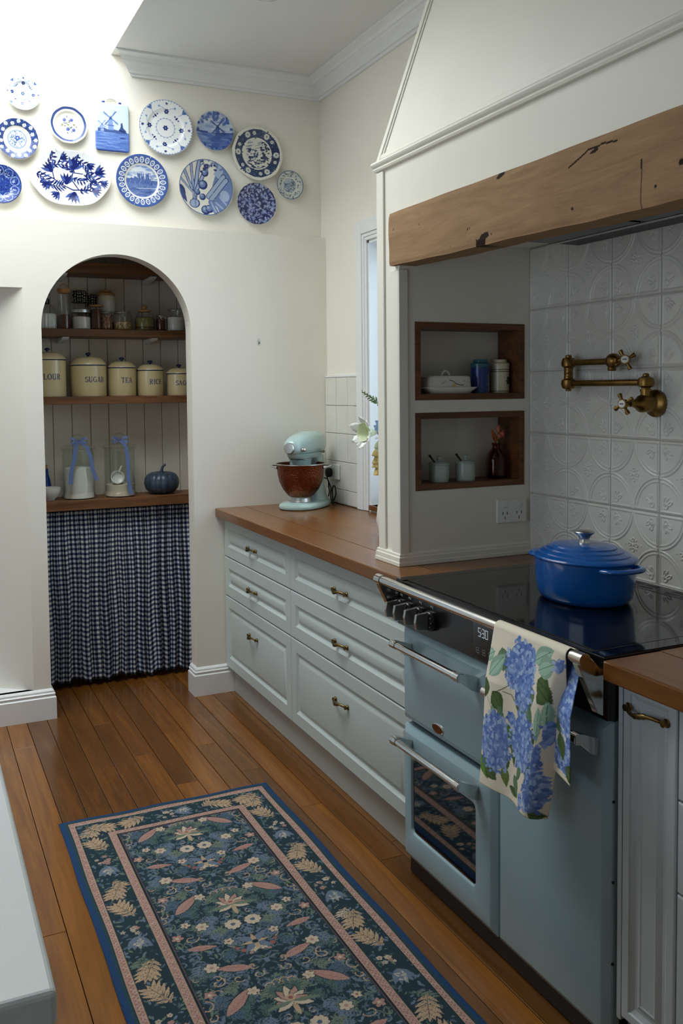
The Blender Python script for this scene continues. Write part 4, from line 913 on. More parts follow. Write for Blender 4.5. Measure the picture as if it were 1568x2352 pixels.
# ------------------------------------------------------------------ mains outlets, hook, ceiling light
def outlet(name, label, face, c, w, h_, n):
    """face: 'x' looks to -x, 'y' looks to -y"""
    t = thing(name, label, 'power outlet', c)
    def B(u0, u1, z0, z1, d0, d1):
        return MB().box(c[0]-d1, c[0]-d0, c[1]-u1, c[1]-u0, c[2]+z0, c[2]+z1) if face == 'x' else MB().box(c[0]+u0, c[0]+u1, c[1]-d1, c[1]-d0, c[2]+z0, c[2]+z1)
    B(-w/2, w/2, -h_/2, h_/2, 0, .010).obj('plate', 'plastic', t, bevel=.003)
    for k in range(n):
        u = (k-(n-1)/2)*w*.48 if n > 1 else -.0
        B(u-.008, u+.008, h_*.18, h_*.36, .010, .0135).obj('switch', 'plastic', t, bevel=.002)
        for du, dz, an in ((-.009, -.006, .5), (.009, -.006, -.5), (0, -.022, 0)):
            B(u+du-.0013, u+du+.0013, dz-.005, dz+.005, .010, .0104).obj('socket_slot', 'dark', t)
    return t
outlet('power_outlet', 'white double power outlet below the niches', 'y', (.469, YP-.0003, 1.051), .119, .078, 2)
outlet('power_outlet', 'white power outlet on the tiles behind the mixer', 'x', (W-.0135, -.112, 1.058), .118, .074, 1)
t = thing('wall_hook', 'small metal hook on the bare wall right of the arch', 'hook', (.192, 0, 1.695))
MB().box(.189, .195, -.0025, -.0003, 1.685, 1.715).obj('back_plate', 'steel', t, bevel=.001); MB().tube([(.192, -.002, 1.693), (.192, -.010, 1.689), (.192, -.013, 1.694), (.192, -.012, 1.700)], .0014, 8).obj('hook_wire', 'dark', t, smooth=60)
t = thing('ceiling_light', 'round cream ceiling light', 'ceiling light', (-.075, -.875, CE))
MB().lathe([(.0001, -.001), (.085, -.001), (.085, -.010), (.078, -.016), (.0001, -.016)], (-.075, -.875, CE), 40).obj('rim', 'chinac', t, smooth=40); MB().lathe([(.0001, -.015), (.066, -.016), (.060, -.024), (.03, -.029), (.0001, -.030)], (-.075, -.875, CE), 40).obj('diffuser', 'china', t, smooth=50)

# ------------------------------------------------------------------ stand mixer in the bench corner
MXC = (.322, -.200, CT+.0005); FR = math.atan2(-.66, -.74)
MX = Matrix.Translation(MXC) @ Matrix.Rotation(FR, 4, 'Z')
t = thing('stand_mixer', 'pistachio stand mixer with hammered copper bowl', 'stand mixer', MXC)
def sup(cx, cy, z, a_, b_, n=40, e_=2.6):
    """superellipse ring in plan"""
    return [(cx+a_*math.copysign(abs(math.cos(q_))**(2/e_), math.cos(q_)), cy+b_*math.copysign(abs(math.sin(q_))**(2/e_), math.sin(q_)), z) for q_ in (2*math.pi*k/n for k in range(n))]
MB().loft([sup(-.046, 0, .003, .162, .098), sup(-.046, 0, .012, .166, .102), sup(-.046, 0, .024, .162, .098), sup(-.050, 0, .031, .146, .086)]).xf(MX).obj('base', 'mixer', t, smooth=50)
MB().loft([sup(-.046, 0, 0, .156, .090), sup(-.046, 0, .004, .156, .090)]).xf(MX).obj('base_pad', 'blackrub', t)
MB().loft([sup(-.136, 0, .022, .070, .076), sup(-.139, 0, .05, .056, .063), sup(-.142, 0, .10, .042, .052), sup(-.146, 0, .16, .038, .048), sup(-.142, 0, .215, .042, .050), sup(-.134, 0, .245, .052, .052)]).xf(MX).obj('pedestal', 'mixer', t, smooth=60)
def ring_x(x, zc, hy, hz, n=40, e_=2.5, flat=0):
    out = []
    for k in range(n):
        a = 2*math.pi*k/n; y = hy*math.copysign(abs(math.cos(a))**(2/e_), math.cos(a)); z = hz*math.copysign(abs(math.sin(a))**(2/e_), math.sin(a))
        out.append((x, y, zc+(z if z > 0 else z*(1-flat))))
    return out
hd = [(-.200, .298, .012, .018), (-.197, .298, .034, .040), (-.184, .299, .050, .056), (-.15, .301, .059, .062), (-.09, .303, .062, .063), (-.02, .302, .061, .060), (.04, .299, .055, .053), (.078, .296, .047, .045), (.100, .294, .038, .037), (.112, .292, .029, .030), (.116, .291, .018, .020)]
he = MB().loft([ring_x(x, z, a_, b_, flat=.12) for x, z, a_, b_ in hd]).xf(MX).obj('motor_head', 'mixer', t, smooth=60)
MB().loft([sup(-.05, 0, .238, .128, .046), sup(-.05, 0, .250, .140, .052), sup(-.05, 0, .262, .146, .056)]).xf(MX).obj('head_underside', 'mixer', he, smooth=50)
MB().lathe([(.0001, .186), (.040, .186), (.046, .190), (.052, .196), (.052, .228), (.055, .232), (.055, .236), (.0001, .238)], (0, 0, 0), 40).xf(MX).obj('planetary_hub', 'mixer', t, smooth=40)
MB().lathe([(.0552, .233), (.0565, .2345), (.0552, .236)], (0, 0, 0), 40, cap=False).xf(MX).obj('hub_band', 'steel', t, smooth=40)
MB().lathe([(.0001, 0), (.024, 0), (.026, .003), (.026, .022), (.023, .026), (.0001, .027)], (0, 0, 0), 32, mat=Matrix.Rotation(math.pi/2, 4, 'Y')).xf(MX @ Matrix.Translation((.102, 0, .292))).obj('attachment_cap', 'steel', he, smooth=40)
for yy_ in (1,):
    MB().sphere((.070, yy_*.051, .284), .013, 16, 10, (1.3, 1, .8)).xf(MX).obj('thumb_screw', 'chrome', he, smooth=60)
MB().tube([(-.12, .054, .262), (-.12, .068, .263), (-.105, .073, .264)], [.004, .004, .007], 10).xf(MX).obj('speed_lever', 'chrome', he, smooth=60)
bo = MB().lathe([(.0001, .052), (.050, .054), (.062, .062), (.085, .090), (.102, .125), (.111, .165), (.1145, .205), (.117, .210), (.1155, .213), (.112, .210), (.1085, .165), (.099, .125), (.082, .092), (.058, .066), (.0001, .060)], (0, 0, 0), 56, cap=False).xf(MX).obj('bowl', 'copper', t, smooth=50)
MB().lathe([(.0001, .030), (.050, .030), (.053, .033), (.050, .040), (.048, .050), (.054, .056), (.0001, .056)], (0, 0, 0), 40).xf(MX).obj('bowl_foot', 'steel', bo, smooth=40)
MB().lathe([(.1160, .209), (.1185, .2105), (.1185, .2135), (.1155, .2145)], (0, 0, 0), 56, cap=False).xf(MX).obj('bowl_rim', 'steel', bo, smooth=40)
for a0 in (2.05, -1.35):
    pts = []
    for k in range(9):
        a = a0-.38+.76*k/8; rr = .113+.030*math.sin(math.pi*k/8)**.6; pts.append((rr*math.cos(a), rr*math.sin(a), .196+.006*math.sin(math.pi*k/8)))
    MB().tube(pts, [.0075]+[.0042]*7+[.0075], 10).xf(MX).obj('bowl_handle', 'steel', bo, smooth=60)
MB().tube([(0, 0, .188), (0, 0, .165), (.03, 0, .13), (.02, 0, .10), (-.02, 0, .10), (-.03, 0, .13), (-.012, 0, .158)], .0045, 8).xf(MX).obj('beater', 'steel', t, smooth=60)
cd_ = thing('mixer_power_cord', 'black mixer cord and plug looped below the tile outlet', 'cord', (W-.03, -.10, CT+.001))
MB().lathe([(.0001, 0), (.013, 0), (.0155, .006), (.0155, .022), (.012, .030), (.0001, .032)], (W-.0236, -.090, 1.052), 20, mat=Matrix.Rotation(-math.pi/2, 4, 'Y'), sx=1.5).obj('plug', 'blackrub', cd_, smooth=40)
wv = Vector((0, 0, 0)); pts = [(W-.045, -.090, 1.040), (W-.046, -.092, 1.020), (W-.045, -.112, 1.000), (W-.043, -.125, .975), (W-.042, -.120, .945), (W-.042, -.128, .920), (W-.040, -.155, .925), (W-.040, -.176, .955), (W-.040, -.170, .985), (W-.040, -.150, .992), (W-.040, -.135, .970), (W-.040, -.140, .930), (W-.042, -.150, .906), (W-.040, -.138, .9048), (W-.034, -.112, .9045)]
def smoothpts(p_, n=6):
    P_ = [Vector(q_) for q_ in p_]; out = []
    for i in range(len(P_)-1):
        a, b_, c, d = P_[max(i-1, 0)], P_[i], P_[i+1], P_[min(i+2, len(P_)-1)]
        for k in range(n):
            t_ = k/n; out.append(.5*((2*b_)+(-a+c)*t_+(2*a-5*b_+4*c-d)*t_**2+(-a+3*b_-3*c+d)*t_**3))
    return out+[P_[-1]]
MB().tube(smoothpts(pts), .0034, 8).obj('cable', 'blackrub', cd_, smooth=60)
MB().tube(smoothpts([(W-.046, -.092, 1.022), (W-.050, -.075, 1.024), (W-.060, -.045, 1.026)]), .0034, 8).obj('cable_loop', 'blackrub', cd_, smooth=60)
MB().tube(smoothpts([(W-.044, -.100, 1.012), (W-.043, -.098, .985), (W-.043, -.105, .960), (W-.044, -.098, .935)]), .0034, 8).obj('cable_loop', 'blackrub', cd_, smooth=60)

# ------------------------------------------------------------------ things in the niches
zl_, zu_ = NZ[0][0]+.0208, NZ[1][0]+.0208
bxx, byy = .250, YP+.050
t = thing('butter_dish', 'cream covered butter dish painted with a small sprig', 'butter dish', (bxx, byy, zu_))
MB().loft([sup(bxx, byy, zu_, .078, .036, e_=5), sup(bxx, byy, zu_+.004, .082, .038, e_=5), sup(bxx, byy, zu_+.018, .106, .046, e_=4), sup(bxx, byy, zu_+.0205, .106, .046, e_=4), sup(bxx, byy, zu_+.017, .098, .042, e_=4)]).obj('dish', 'china', t, smooth=40)
lr = []
for z, k in ((.0185, 1), (.030, .995), (.048, .975), (.054, .95), (.057, .89), (.058, .75)): lr.append(sup(bxx-.004, byy, zu_+z, .086*k, .037*k, e_=5))
cv = MB().loft(lr).obj('cover', 'china', t, smooth=40)
MB().tube([(bxx-.004+.014*math.cos(a), byy, zu_+.057+.017*math.sin(a)) for a in np.linspace(-.1, math.pi+.1, 17)], .0042, 10).obj('cover_loop', 'china', cv, smooth=60)
fyb = byy-.0378
def blot(pts, name, mat, par):
    mb = MB(); mb.add([(x, fyb, z) for x, z in pts]+[(x, fyb+.0006, z) for x, z in pts], [tuple(range(len(pts)))]+[(i, (i+1) % len(pts), len(pts)+(i+1) % len(pts), len(pts)+i) for i in range(len(pts))]); mb.obj(name, mat, par)
def strip(p_, w):
    return [(x, z+w) for x, z in p_]+[(x, z-w) for x, z in reversed(p_)]
bz = zu_+.033
blot(strip([(bxx-.012, bz+.010), (bxx+.002, bz+.007), (bxx+.016, bz-.002), (bxx+.030, bz-.006), (bxx+.042, bz-.006)], .0012), 'sprig_stem', 'leafd', cv)
blot([(bxx+.006+.007*math.cos(a), bz-.007+.006*math.sin(a)) for a in np.linspace(0, 6.0, 10)], 'sprig_fruit', 'petaly', cv)
for dx, dz, sg in ((-.034, .006, 1), (.052, .007, -1), (-.045, 0, 1), (.07, .002, -1)):
    blot(strip([(bxx+dx, bz+dz-.004), (bxx+dx+.007*sg, bz+dz+.003), (bxx+dx+.012*sg, bz+dz-.002)], .0009), 'sprig_leaf', 'celadon', cv)
def tin(x, label, base, lidm, deco, groupc):
    y, z, r, h_ = YP+.062, zu_, .0315, .088
    t = thing('tea_tin', label, 'tin', (x, y, z), 'printed tea tins')
    n1, n2 = 160, 70; mb = MB(); mb.grid(lambda u, v: (x+r*math.cos(2*math.pi*u), y+r*math.sin(2*math.pi*u), z+.001+h_*v), n1, n2)
    b_ = mb.obj('body', 'tinblue', t, smooth=60); A = np.array([(i/(n1-1)*2*math.pi*r, .001+h_*j/(n2-1)) for j in range(n2) for i in range(n1)]); pt = Paint(A[:, 0], A[:, 1], base); deco(pt, 2*math.pi*r*.75, h_); setcol(b_, pt.c)
    MB().lathe([(.0001, h_), (r+.0008, h_), (r+.0012, h_+.003), (r+.0012, h_+.010), (r*.88, h_+.014), (r*.74, h_+.015), (r*.74, h_+.022), (r*.70, h_+.0245), (.0001, h_+.0245)], (x, y, z), 40).obj('lid', lidm, t, smooth=40)
    MB().lathe([(.0001, 0), (r, 0), (r+.0006, .001), (r, .002)], (x, y, z), 40).obj('bottom', lidm, t, smooth=40)
def deco_blue(p_, c, h_):
    for k in range(26): p_.leaf(c+random.uniform(-.06, .06), random.uniform(.004, h_*.75), .016, .004, random.uniform(0, 6.28), random.choice(((30, 70, 130), (40, 92, 150), (22, 44, 100))))
    p_.flower(c+.018, .03, .012, 6, (58, 104, 110), (180, 130, 70)); p_.flower(c+.012, .052, .008, 5, (44, 84, 96), (120, 90, 60)); p_.disc(c+.02, .012, .006, (160, 128, 76)); p_.put(p_.Y > h_*.94, (30, 70, 110))
def deco_cream(p_, c, h_):
    for v0, v1 in ((.80, .825), (.87, .90), (.05, .08)): p_.put((p_.Y > h_*v0) & (p_.Y < h_*v1), (60, 50, 40))
    for k in range(5): p_.flower(c+.016+random.uniform(-.008, .012), .046+random.uniform(-.010, .016), .009, 5, (36, 44, 70), (90, 70, 60), k)
    for k in range(8): p_.leaf(c+.018, .04, .018, .003, k*.8, (50, 66, 50))
    p_.disc(c+.03, .016, .008, (190, 150, 90))
tin(.3895, 'blue floral tea tin with teal lid beside the butter dish', (30, 58, 132), 'teal', deco_blue, 0)
tin(.470, 'cream tea tin with dark blossoms beside the blue tin', (216, 208, 176), 'tincream', deco_cream, 0)
for x, l_ in ((.220, 'pale celadon lidded pot at the outer end of the lower niche'), (.323, 'pale celadon lidded pot beside the amber bottle')):
    y, z, r, h_ = YP+.050, zl_, .0335, .058
    t = thing('lidded_pot', l_, 'pot', (x, y, z), 'celadon spice pots')
    MB().lathe([(.0001, 0), (r*.93, 0), (r*.97, .004), (r, .02), (r, h_), (r*.9, h_), (.0001, h_-.004)], (x, y, z), 40).obj('body', 'celadon', t, smooth=40)
    MB().lathe([(r+.0005, h_-.002), (r+.0025, h_), (r+.0025, h_+.002), (r+.0005, h_+.003)], (x, y, z), 40, cap=False).obj('rim', 'celadon', t, smooth=40)
    l2 = MB().lathe([(r+.001, h_+.0025), (r*.95, h_+.006), (r*.6, h_+.010), (.006, h_+.0115), (.005, h_+.015), (.0085, h_+.019), (.009, h_+.023), (.006, h_+.027), (.0001, h_+.028)], (x, y, z), 40).obj('lid', 'celadon', t, smooth=50)
    sp_ = MB().tube([(x-.020, y-.010, z+h_+.004), (x-.034, y-.006, z+h_+.024), (x-.040, y-.004, z+h_+.032)], [.0028, .0036, .0042], 8).obj('pot_spoon', 'leather', None, smooth=50)
    tag(sp_, 'dark spoon handle leaning out of the '+('outer celadon pot' if x < .3 else 'celadon pot beside the amber bottle'), 'spoon', 'spoons in the celadon pots')
x, y, z = .452, YP+.060, zl_
t = thing('amber_bottle', 'amber glass bottle holding dried coral flowers', 'bottle vase', (x, y, z))
MB().lathe([(.0001, 0), (.029, 0), (.032, .004), (.033, .012), (.033, .062), (.030, .078), (.020, .094), (.0135, .102), (.0130, .112), (.0150, .114), (.0150, .120), (.0125, .120), (.0115, .112), (.0115, .102), (.018, .093), (.030, .06), (.030, .008), (.0001, .005)], (x, y, z), 40, cap=False).obj('glass', 'amber', t, smooth=50)
def petal(mb, p0, d, nrm, L, w, cup=.2, nL=6, nW=4, tip=.15):
    """cupped petal from p0 along d"""
    d = Vector(d).normalized(); nrm = Vector(nrm); nrm = (nrm-d*nrm.dot(d)).normalized(); s_ = d.cross(nrm)
    def f_(u, v):
        wd_ = w*(math.sin(math.pi*(.08+.92*v)**.75*.98)*.9+tip*(1-v)*.4); q_ = (u-.5)*2
        return Vector(p0)+d*L*v+s_*q_*wd_*.5+nrm*(cup*L*(v*v)+cup*w*.6*q_*q_)
    return mb.grid(f_, nW+1, nL+1)
fl_ = [((x+.002, y, z+.118), (x+.004, y-.006, z+.162)), ((x, y, z+.118), (x+.014, y-.004, z+.150)), ((x, y, z+.118), (x-.008, y-.004, z+.140)), ((x, y, z+.118), (x-.004, y, z+.150))]
mb = MB()
for a, b_ in fl_: mb.tube([(x, y, z+.06), a, b_], .001, 6)
mb.obj('stems', 'leafd', t)
for c, r, h_ in (((x+.003, y-.010, z+.168), .0105, 1.6), ((x+.0175, y-.010, z+.150), .0135, 1.0), ((x+.004, y-.014, z+.144), .009, 1.0)):
    mb = MB()
    for k in range(26):
        a = k*2.4; q_ = 1-2*(k+.5)/26; rr = math.sqrt(1-q_*q_); dv = Vector((rr*math.cos(a), rr*math.sin(a), q_*h_)); petal(mb, Vector(c)+dv*r*.45, dv, (0, 0, 1) if abs(q_) < .9 else (1, 0, 0), r*.75, r*.6, .1, 3, 2)
    mb.sphere(c, r*.72, 12, 8, (1, 1, h_)); mb.obj('coral_bloom', 'coral', t, smooth=60)
mb = MB(); petal(mb, (x-.003, y-.004, z+.126), (-.5, -.1, .8), (.3, -1, 0), .052, .026, .1); petal(mb, (x-.006, y-.004, z+.122), (-.25, -.3, .6), (.3, -1, 0), .030, .014, .1); o = mb.obj('dried_leaf', 'rust', t, smooth=60)
so = o.modifiers.new('t', 'SOLIDIFY'); so.thickness = .0006

# ------------------------------------------------------------------ flowers on the bench behind the chimney
vx, vy = .315, -1.13; vz = CT+.0005
t = thing('flower_vase', 'vase of mixed garden flowers by the window behind the chimney', 'flower vase', (vx, vy, vz))
MB().lathe([(.0001, 0), (.045, 0), (.055, .01), (.062, .06), (.055, .12), (.036, .165), (.034, .18), (.042, .20), (.039, .20), (.031, .18), (.05, .12), (.055, .06), (.0001, .008)], (vx, vy, vz), 36, cap=False).obj('vase', 'china', t, smooth=50)
mb = MB(); top = Vector((vx, vy, vz+.19))
tips = dict(spike=Vector((.258, -1.145, 1.408)), lily=Vector((.240, -1.15, 1.305)), blue=Vector((.252, -1.15, 1.315)), snap=Vector((.247, -1.15, 1.262)), snap2=Vector((.26, -1.16, 1.24)))
for k_, q_ in tips.items():
    mid = (top+q_)/2+Vector((.01, 0, .03)); mb.tube(smoothpts([(vx, vy, vz+.03), top, mid, q_]), .0022, 6)
mb.obj('stems', 'leafd', t, smooth=60)
# budding spike
a, b_ = Vector((.258, -1.145, 1.408)), Vector((.180, -1.15, 1.455)); mb = MB(); mb.tube([a, (a+b_)/2+Vector((0, 0, .003)), b_], .0016, 6); mb.obj('spike_stem', 'leafd', t)
mb = MB(); ax = (b_-a).normalized()
for k in range(22):
    f_ = k/21; c = a+(b_-a)*f_; an = k*2.2; o1 = ax.orthogonal().normalized(); o2 = ax.cross(o1); dv = (o1*math.cos(an)+o2*math.sin(an))*.75+ax*.6; s_ = .017*(1-.62*f_)
    tb = [c, c+dv.normalized()*s_*.5, c+dv.normalized()*s_, c+dv.normalized()*s_*1.35]; mb.tube(tb, [s_*.10, s_*.28, s_*.24, s_*.04], 8)
mb.obj('buds', 'leaf', t, smooth=60)
# white trumpet bloom
c0 = Vector((.236, -1.152, 1.300)); dirv = Vector((-1, -.15, .06)).normalized(); o1 = dirv.orthogonal().normalized(); o2 = dirv.cross(o1)
mb = MB(); rg = []
for k in range(9):
    f_ = k/8; rr = .007+.030*f_**1.2; rg.append([tuple(c0+dirv*.062*f_+(o1*math.cos(2*math.pi*j/24)+o2*math.sin(2*math.pi*j/24))*rr*(1+.06*math.cos(6*2*math.pi*j/24)*f_)) for j in range(24)])
mb.loft(rg, cap=False); o = mb.obj('trumpet_throat', 'petalg', t, smooth=60); o.modifiers.new('t', 'SOLIDIFY').thickness = .0008
for k in range(6):
    an = 2*math.pi*k/6+.4; rad = o1*math.cos(an)+o2*math.sin(an); mb = MB(); petal(mb, c0+dirv*.050+rad*.030, dirv*.75+rad*.6, -dirv+rad*.4, .038+.006*(k % 2), .044, .12, 8, 6)
    for i, v_ in enumerate(mb.v): mb.v[i] = (v_[0]+.0022*math.sin(i*2.1), v_[1], v_[2]+.0025*math.sin(i*1.7))
    o = mb.obj('trumpet_petal', 'petalw', t, smooth=60); o.modifiers.new('t', 'SOLIDIFY').thickness = .0008
mb = MB(); q0 = c0+dirv*.05+Vector((0, 0, -.02)); mb.tube([q0, q0+Vector((-.02, 0, -.014)), q0+Vector((-.030, 0, -.026)), q0+Vector((-.036, 0, -.029))], [.002, .002, .0045, .003], 8); mb.obj('stamen', 'petalw', t, smooth=60)
for i, (c, n_) in enumerate((((.243, -1.155, 1.318), 5), ((.252, -1.150, 1.335), 5), ((.256, -1.158, 1.305), 5))):
    mb = MB(); nn_ = Vector((-.5, -1, .1)).normalized(); o1 = nn_.orthogonal().normalized(); o2 = nn_.cross(o1)
    for k in range(n_):
        an = 2*math.pi*k/n_; petal(mb, Vector(c)+nn_*.002, (o1*math.cos(an)+o2*math.sin(an)), nn_, .019, .017, .15, 5, 4)
    o = mb.obj('blue_bloom', 'petalb', t, smooth=60); o.modifiers.new('t', 'SOLIDIFY').thickness = .0006
# hanging cream snapdragon
for k in range(8):
    f_ = k/7; c = Vector((.250+.005*math.sin(k*2.4), -1.152, 1.258-.102*f_)); mb = MB(); r0 = .017+.006*math.sin(math.pi*f_)
    mb.lathe([(.004, .012), (r0*.55, .008), (r0*.9, -.002), (r0*1.05, -.012), (r0*1.12, -.017)], tuple(c), 28, lob=lambda a, z: 1+.13*math.cos(5*a+k)*(z < .004)+.05*math.cos(11*a), cap=False)
    o = mb.obj('snapdragon_floret', 'petaly' if k > 1 else 'petalg', t, smooth=70); o.modifiers.new('t', 'SOLIDIFY').thickness = .0008
mb = MB(); petal(mb, (.262, -1.15, 1.285), (-.7, -.2, -.25), (0, -.4, 1), .035, .026, .1); o = mb.obj('leaf', 'petalw', t, smooth=60); o.modifiers.new('t', 'SOLIDIFY').thickness = .0006

# ------------------------------------------------------------------ fast grids for painted things
def gridmesh(name, verts, nu, nv, mat, parent=None, wrap=False, extra=None, flip=False):
    """nv rows of nu points"""
    I = np.arange(nu*nv).reshape(nv, nu)
    a = I[:-1, :-1].ravel(); b_ = I[:-1, 1:].ravel(); c = I[1:, 1:].ravel(); d = I[1:, :-1].ravel(); q_ = np.stack([a, b_, c, d], 1)
    if wrap:
        q_ = np.concatenate([q_, np.stack([I[:-1, -1], I[:-1, 0], I[1:, 0], I[1:, -1]], 1)])
    if flip: q_ = q_[:, ::-1]
    me = bpy.data.meshes.new(name); me.from_pydata(verts.tolist(), [], q_.tolist()); me.materials.append(M[mat]); me.polygons.foreach_set('use_smooth', [True]*len(me.polygons))
    o = bpy.data.objects.new(name, me); COL.objects.link(o); attach(o, parent); return o

# ------------------------------------------------------------------ plates on the wall
N_, B_, L_, Wt, Cr = (26, 42, 110), (60, 92, 164), (150, 178, 216), (238, 241, 240), (240, 236, 222)
def d_sprig(p_, big=1.):
    p_.ring(0, 0, .975, 1.0, B_, .8)
    for k in range(56): a = 2*math.pi*k/56; p_.disc(.962*math.cos(a), .962*math.sin(a), .016, B_, .8)
    p_.flower(0, 0, .10*big, 6, N_, L_); p_.ring(0, 0, .335, .352, B_, .7)
    for k in range(18): a = 2*math.pi*k/18; p_.disc(.365*math.cos(a), .365*math.sin(a), .018, B_, .7)
    for k in range(4):
        a = math.pi/2*k+1.5; x, y = .60*math.cos(a), .60*math.sin(a); p_.flower(x, y, .095*big, 6, N_, L_, k)
        for sg in (1, -1):
            a2 = a+sg*.38; p_.stroke([(x, y), (.72*math.cos(a+sg*.2), .72*math.sin(a+sg*.2)), (.80*math.cos(a2), .80*math.sin(a2))], .007, B_, .7); p_.flower(.80*math.cos(a2), .80*math.sin(a2), .05, 5, L_, B_)
        p_.flower(.87*math.cos(a+.03), .87*math.sin(a+.03), .055, 5, N_, B_)
        a3 = a+math.pi/4; p_.leaf(.50*math.cos(a3), .50*math.sin(a3), .13, .035, a3, N_); p_.leaf(.55*math.cos(a3+.1), .55*math.sin(a3+.1), .09, .03, a3+1.2, B_); p_.leaf(.55*math.cos(a3-.1), .55*math.sin(a3-.1), .09, .03, a3-1.2, B_)
        p_.poly([(.80*math.cos(a3), .80*math.sin(a3)), (.97*math.cos(a3-.13), .97*math.sin(a3-.13)), (.97*math.cos(a3+.13), .97*math.sin(a3+.13))], B_, .85)
        p_.stroke([(.66*math.cos(a3+.05), .66*math.sin(a3+.05)), (.80*math.cos(a3), .80*math.sin(a3))], .008, B_, .7)
def scatter(p_, r0, r1, n, cols, s0, s1, seed):
    rr = random.Random(seed)
    for k in range(n):
        a = rr.uniform(0, 6.283); r = math.sqrt(rr.uniform(r0*r0, r1*r1)); s_ = rr.uniform(s0, s1); c = rr.choice(cols); w_ = rr.random()
        if w_ < .55: p_.leaf(r*math.cos(a), r*math.sin(a), s_*2, s_*.5, rr.uniform(0, 6.28), c)
        else: p_.disc(r*math.cos(a), r*math.sin(a), s_*.55, c)
def d_rose_rim(p_):
    p_.ring(0, 0, .66, .985, (50, 72, 128)); scatter(p_, .68, .97, 170, (N_, B_, (70, 98, 150)), .03, .06, 3)
    for k in range(17):
        a = 2*math.pi*k/17; r = .82+.05*(-1)**k; p_.flower(r*math.cos(a), r*math.sin(a), .10, 6, (232, 236, 230), L_, k)
    p_.ring(0, 0, .43, .66, (238, 234, 220)); p_.disc(0, 0, .46, (186, 202, 222)); p_.ring(0, 0, .41, .46, (120, 148, 190)); p_.disc(0, 0, .40, Wt)
    scatter(p_, 0, .38, 70, (B_, (90, 120, 160), L_, (120, 140, 160)), .03, .07, 5); p_.flower(.02, .06, .13, 8, B_, (220, 200, 170)); p_.flower(-.2, .15, .08, 6, (110, 130, 150), Wt); p_.flower(.2, -.1, .08, 6, L_, B_)
def d_dark(p_):
    scatter(p_, 0, .98, 420, (N_, B_, (44, 72, 150), (36, 54, 128)), .04, .09, 9); scatter(p_, .1, .95, 150, (L_, (110, 140, 200)), .015, .035, 10)
    for k in range(9):
        a = 2*math.pi*k/9; p_.ring(.70*math.cos(a), .70*math.sin(a), .20, .225, (170, 190, 226)); scat = random.Random(k)
        for j in range(5): p_.disc(.62*math.cos(a)+scat.uniform(-.1, .1), .62*math.sin(a)+scat.uniform(-.1, .1), .03, (190, 206, 232))
    p_.ring(0, 0, .97, 1, (60, 76, 120))
def d_band(p_):
    p_.ring(0, 0, .80, .915, (58, 80, 140)); p_.ring(0, 0, .60, .615, (226, 222, 206)); g = (110, 136, 104)
    rr = random.Random(2)
    for k in range(20): a = rr.uniform(0, 6.28); r = rr.uniform(.05, .40); p_.leaf(r*math.cos(a), r*math.sin(a), .13, .032, rr.uniform(0, 6.28), rr.choice((g, (140, 160, 120), (90, 110, 120))))
    for x, y in ((-.2, .24), (.17, .26), (.28, -.26), (-.02, -.24)): p_.disc(x, y, .09, (70, 84, 160)); p_.disc(x-.02, y+.02, .04, (110, 126, 190))
    for x, y in ((0, 0), (-.3, -.02), (.3, .02)): p_.flower(x, y, .07, 5, (150, 160, 110), (100, 90, 60))
def d_oval(p_):
    K = (22, 36, 104); K2 = (64, 86, 150)
    def feather(x, y, L, ang, n, sg, l2=.2, w=.032):
        l2 *= 1.3
        for k in range(n):
            f_ = k/(n-1); bx, by = x+L*f_*math.cos(ang+sg*.5*f_), y+L*f_*math.sin(ang+sg*.5*f_); s_ = l2*(.45+.75*math.sin(math.pi*(.15+.8*f_)))
            for q_ in (1, -1): p_.leaf(bx, by, s_, w, ang+sg*.5*f_+q_*.85, K if (k+q_) % 3 else K2)
        p_.stroke([(x+L*f_*math.cos(ang+sg*.5*f_), y+L*f_*math.sin(ang+sg*.5*f_)) for f_ in np.linspace(0, 1, 6)], .014, K)
    def tulip(x, y, ang, s_):
        s_ *= 1.1
        for q_ in (-.7, -.35, 0, .35, .7): p_.leaf(x, y, s_*1.25, s_*.17, ang+q_, K if abs(q_) < .5 else K2)
        p_.disc(x+s_*.18*math.cos(ang), y+s_*.18*math.sin(ang), s_*.24, K)
    p_.stroke([(-1.0, .1), (-.6, -.05), (-.3, -.25), (.1, -.42), (.6, -.38)], .02, K); p_.stroke([(-.55, -.08), (-.62, .25), (-.35, .55), (0, .60)], .018, K); p_.stroke([(.5, .15), (.75, -.1), (.72, -.35), (.5, -.45)], .02, K); p_.stroke([(.45, .18), (.1, .2), (.05, -.05), (.3, -.4)], .018, K)
    for a in ((-1.15, .05, .55, -.25, 6, -1), (-.55, .42, .65, .35, 6, -1, .19), (.0, .56, .35, .1, 4, 1, .15), (.55, .14, .6, -.1, 6, -1), (-.3, -.3, -.5, .3, 6, -1), (.1, .22, .35, 2.2, 4, 1, .13), (.35, -.45, .65, .2, 6, 1, .16), (.15, .0, .42, -.55, 5, 1, .14), (.35, .62, .6, -.45, 6, -1, .17), (-.75, .5, .35, .6, 4, 1, .14), (-1.0, -.15, .3, -1.0, 4, 1, .13)): feather(*a)
    for a in ((-.62, .18, 2.2, .30), (-.14, -.22, 1.4, .30), (-.72, -.24, 3.5, .24), (.08, .32, 1.1, .34), (.9, .24, .35, .28), (.16, -.5, -1.9, .32), (.78, -.36, -.35, .26), (-.32, .66, .4, .22), (.62, .55, -.7, .22), (-.4, -.55, -2.4, .24), (1.1, -.1, -.3, .2)): tulip(*a)
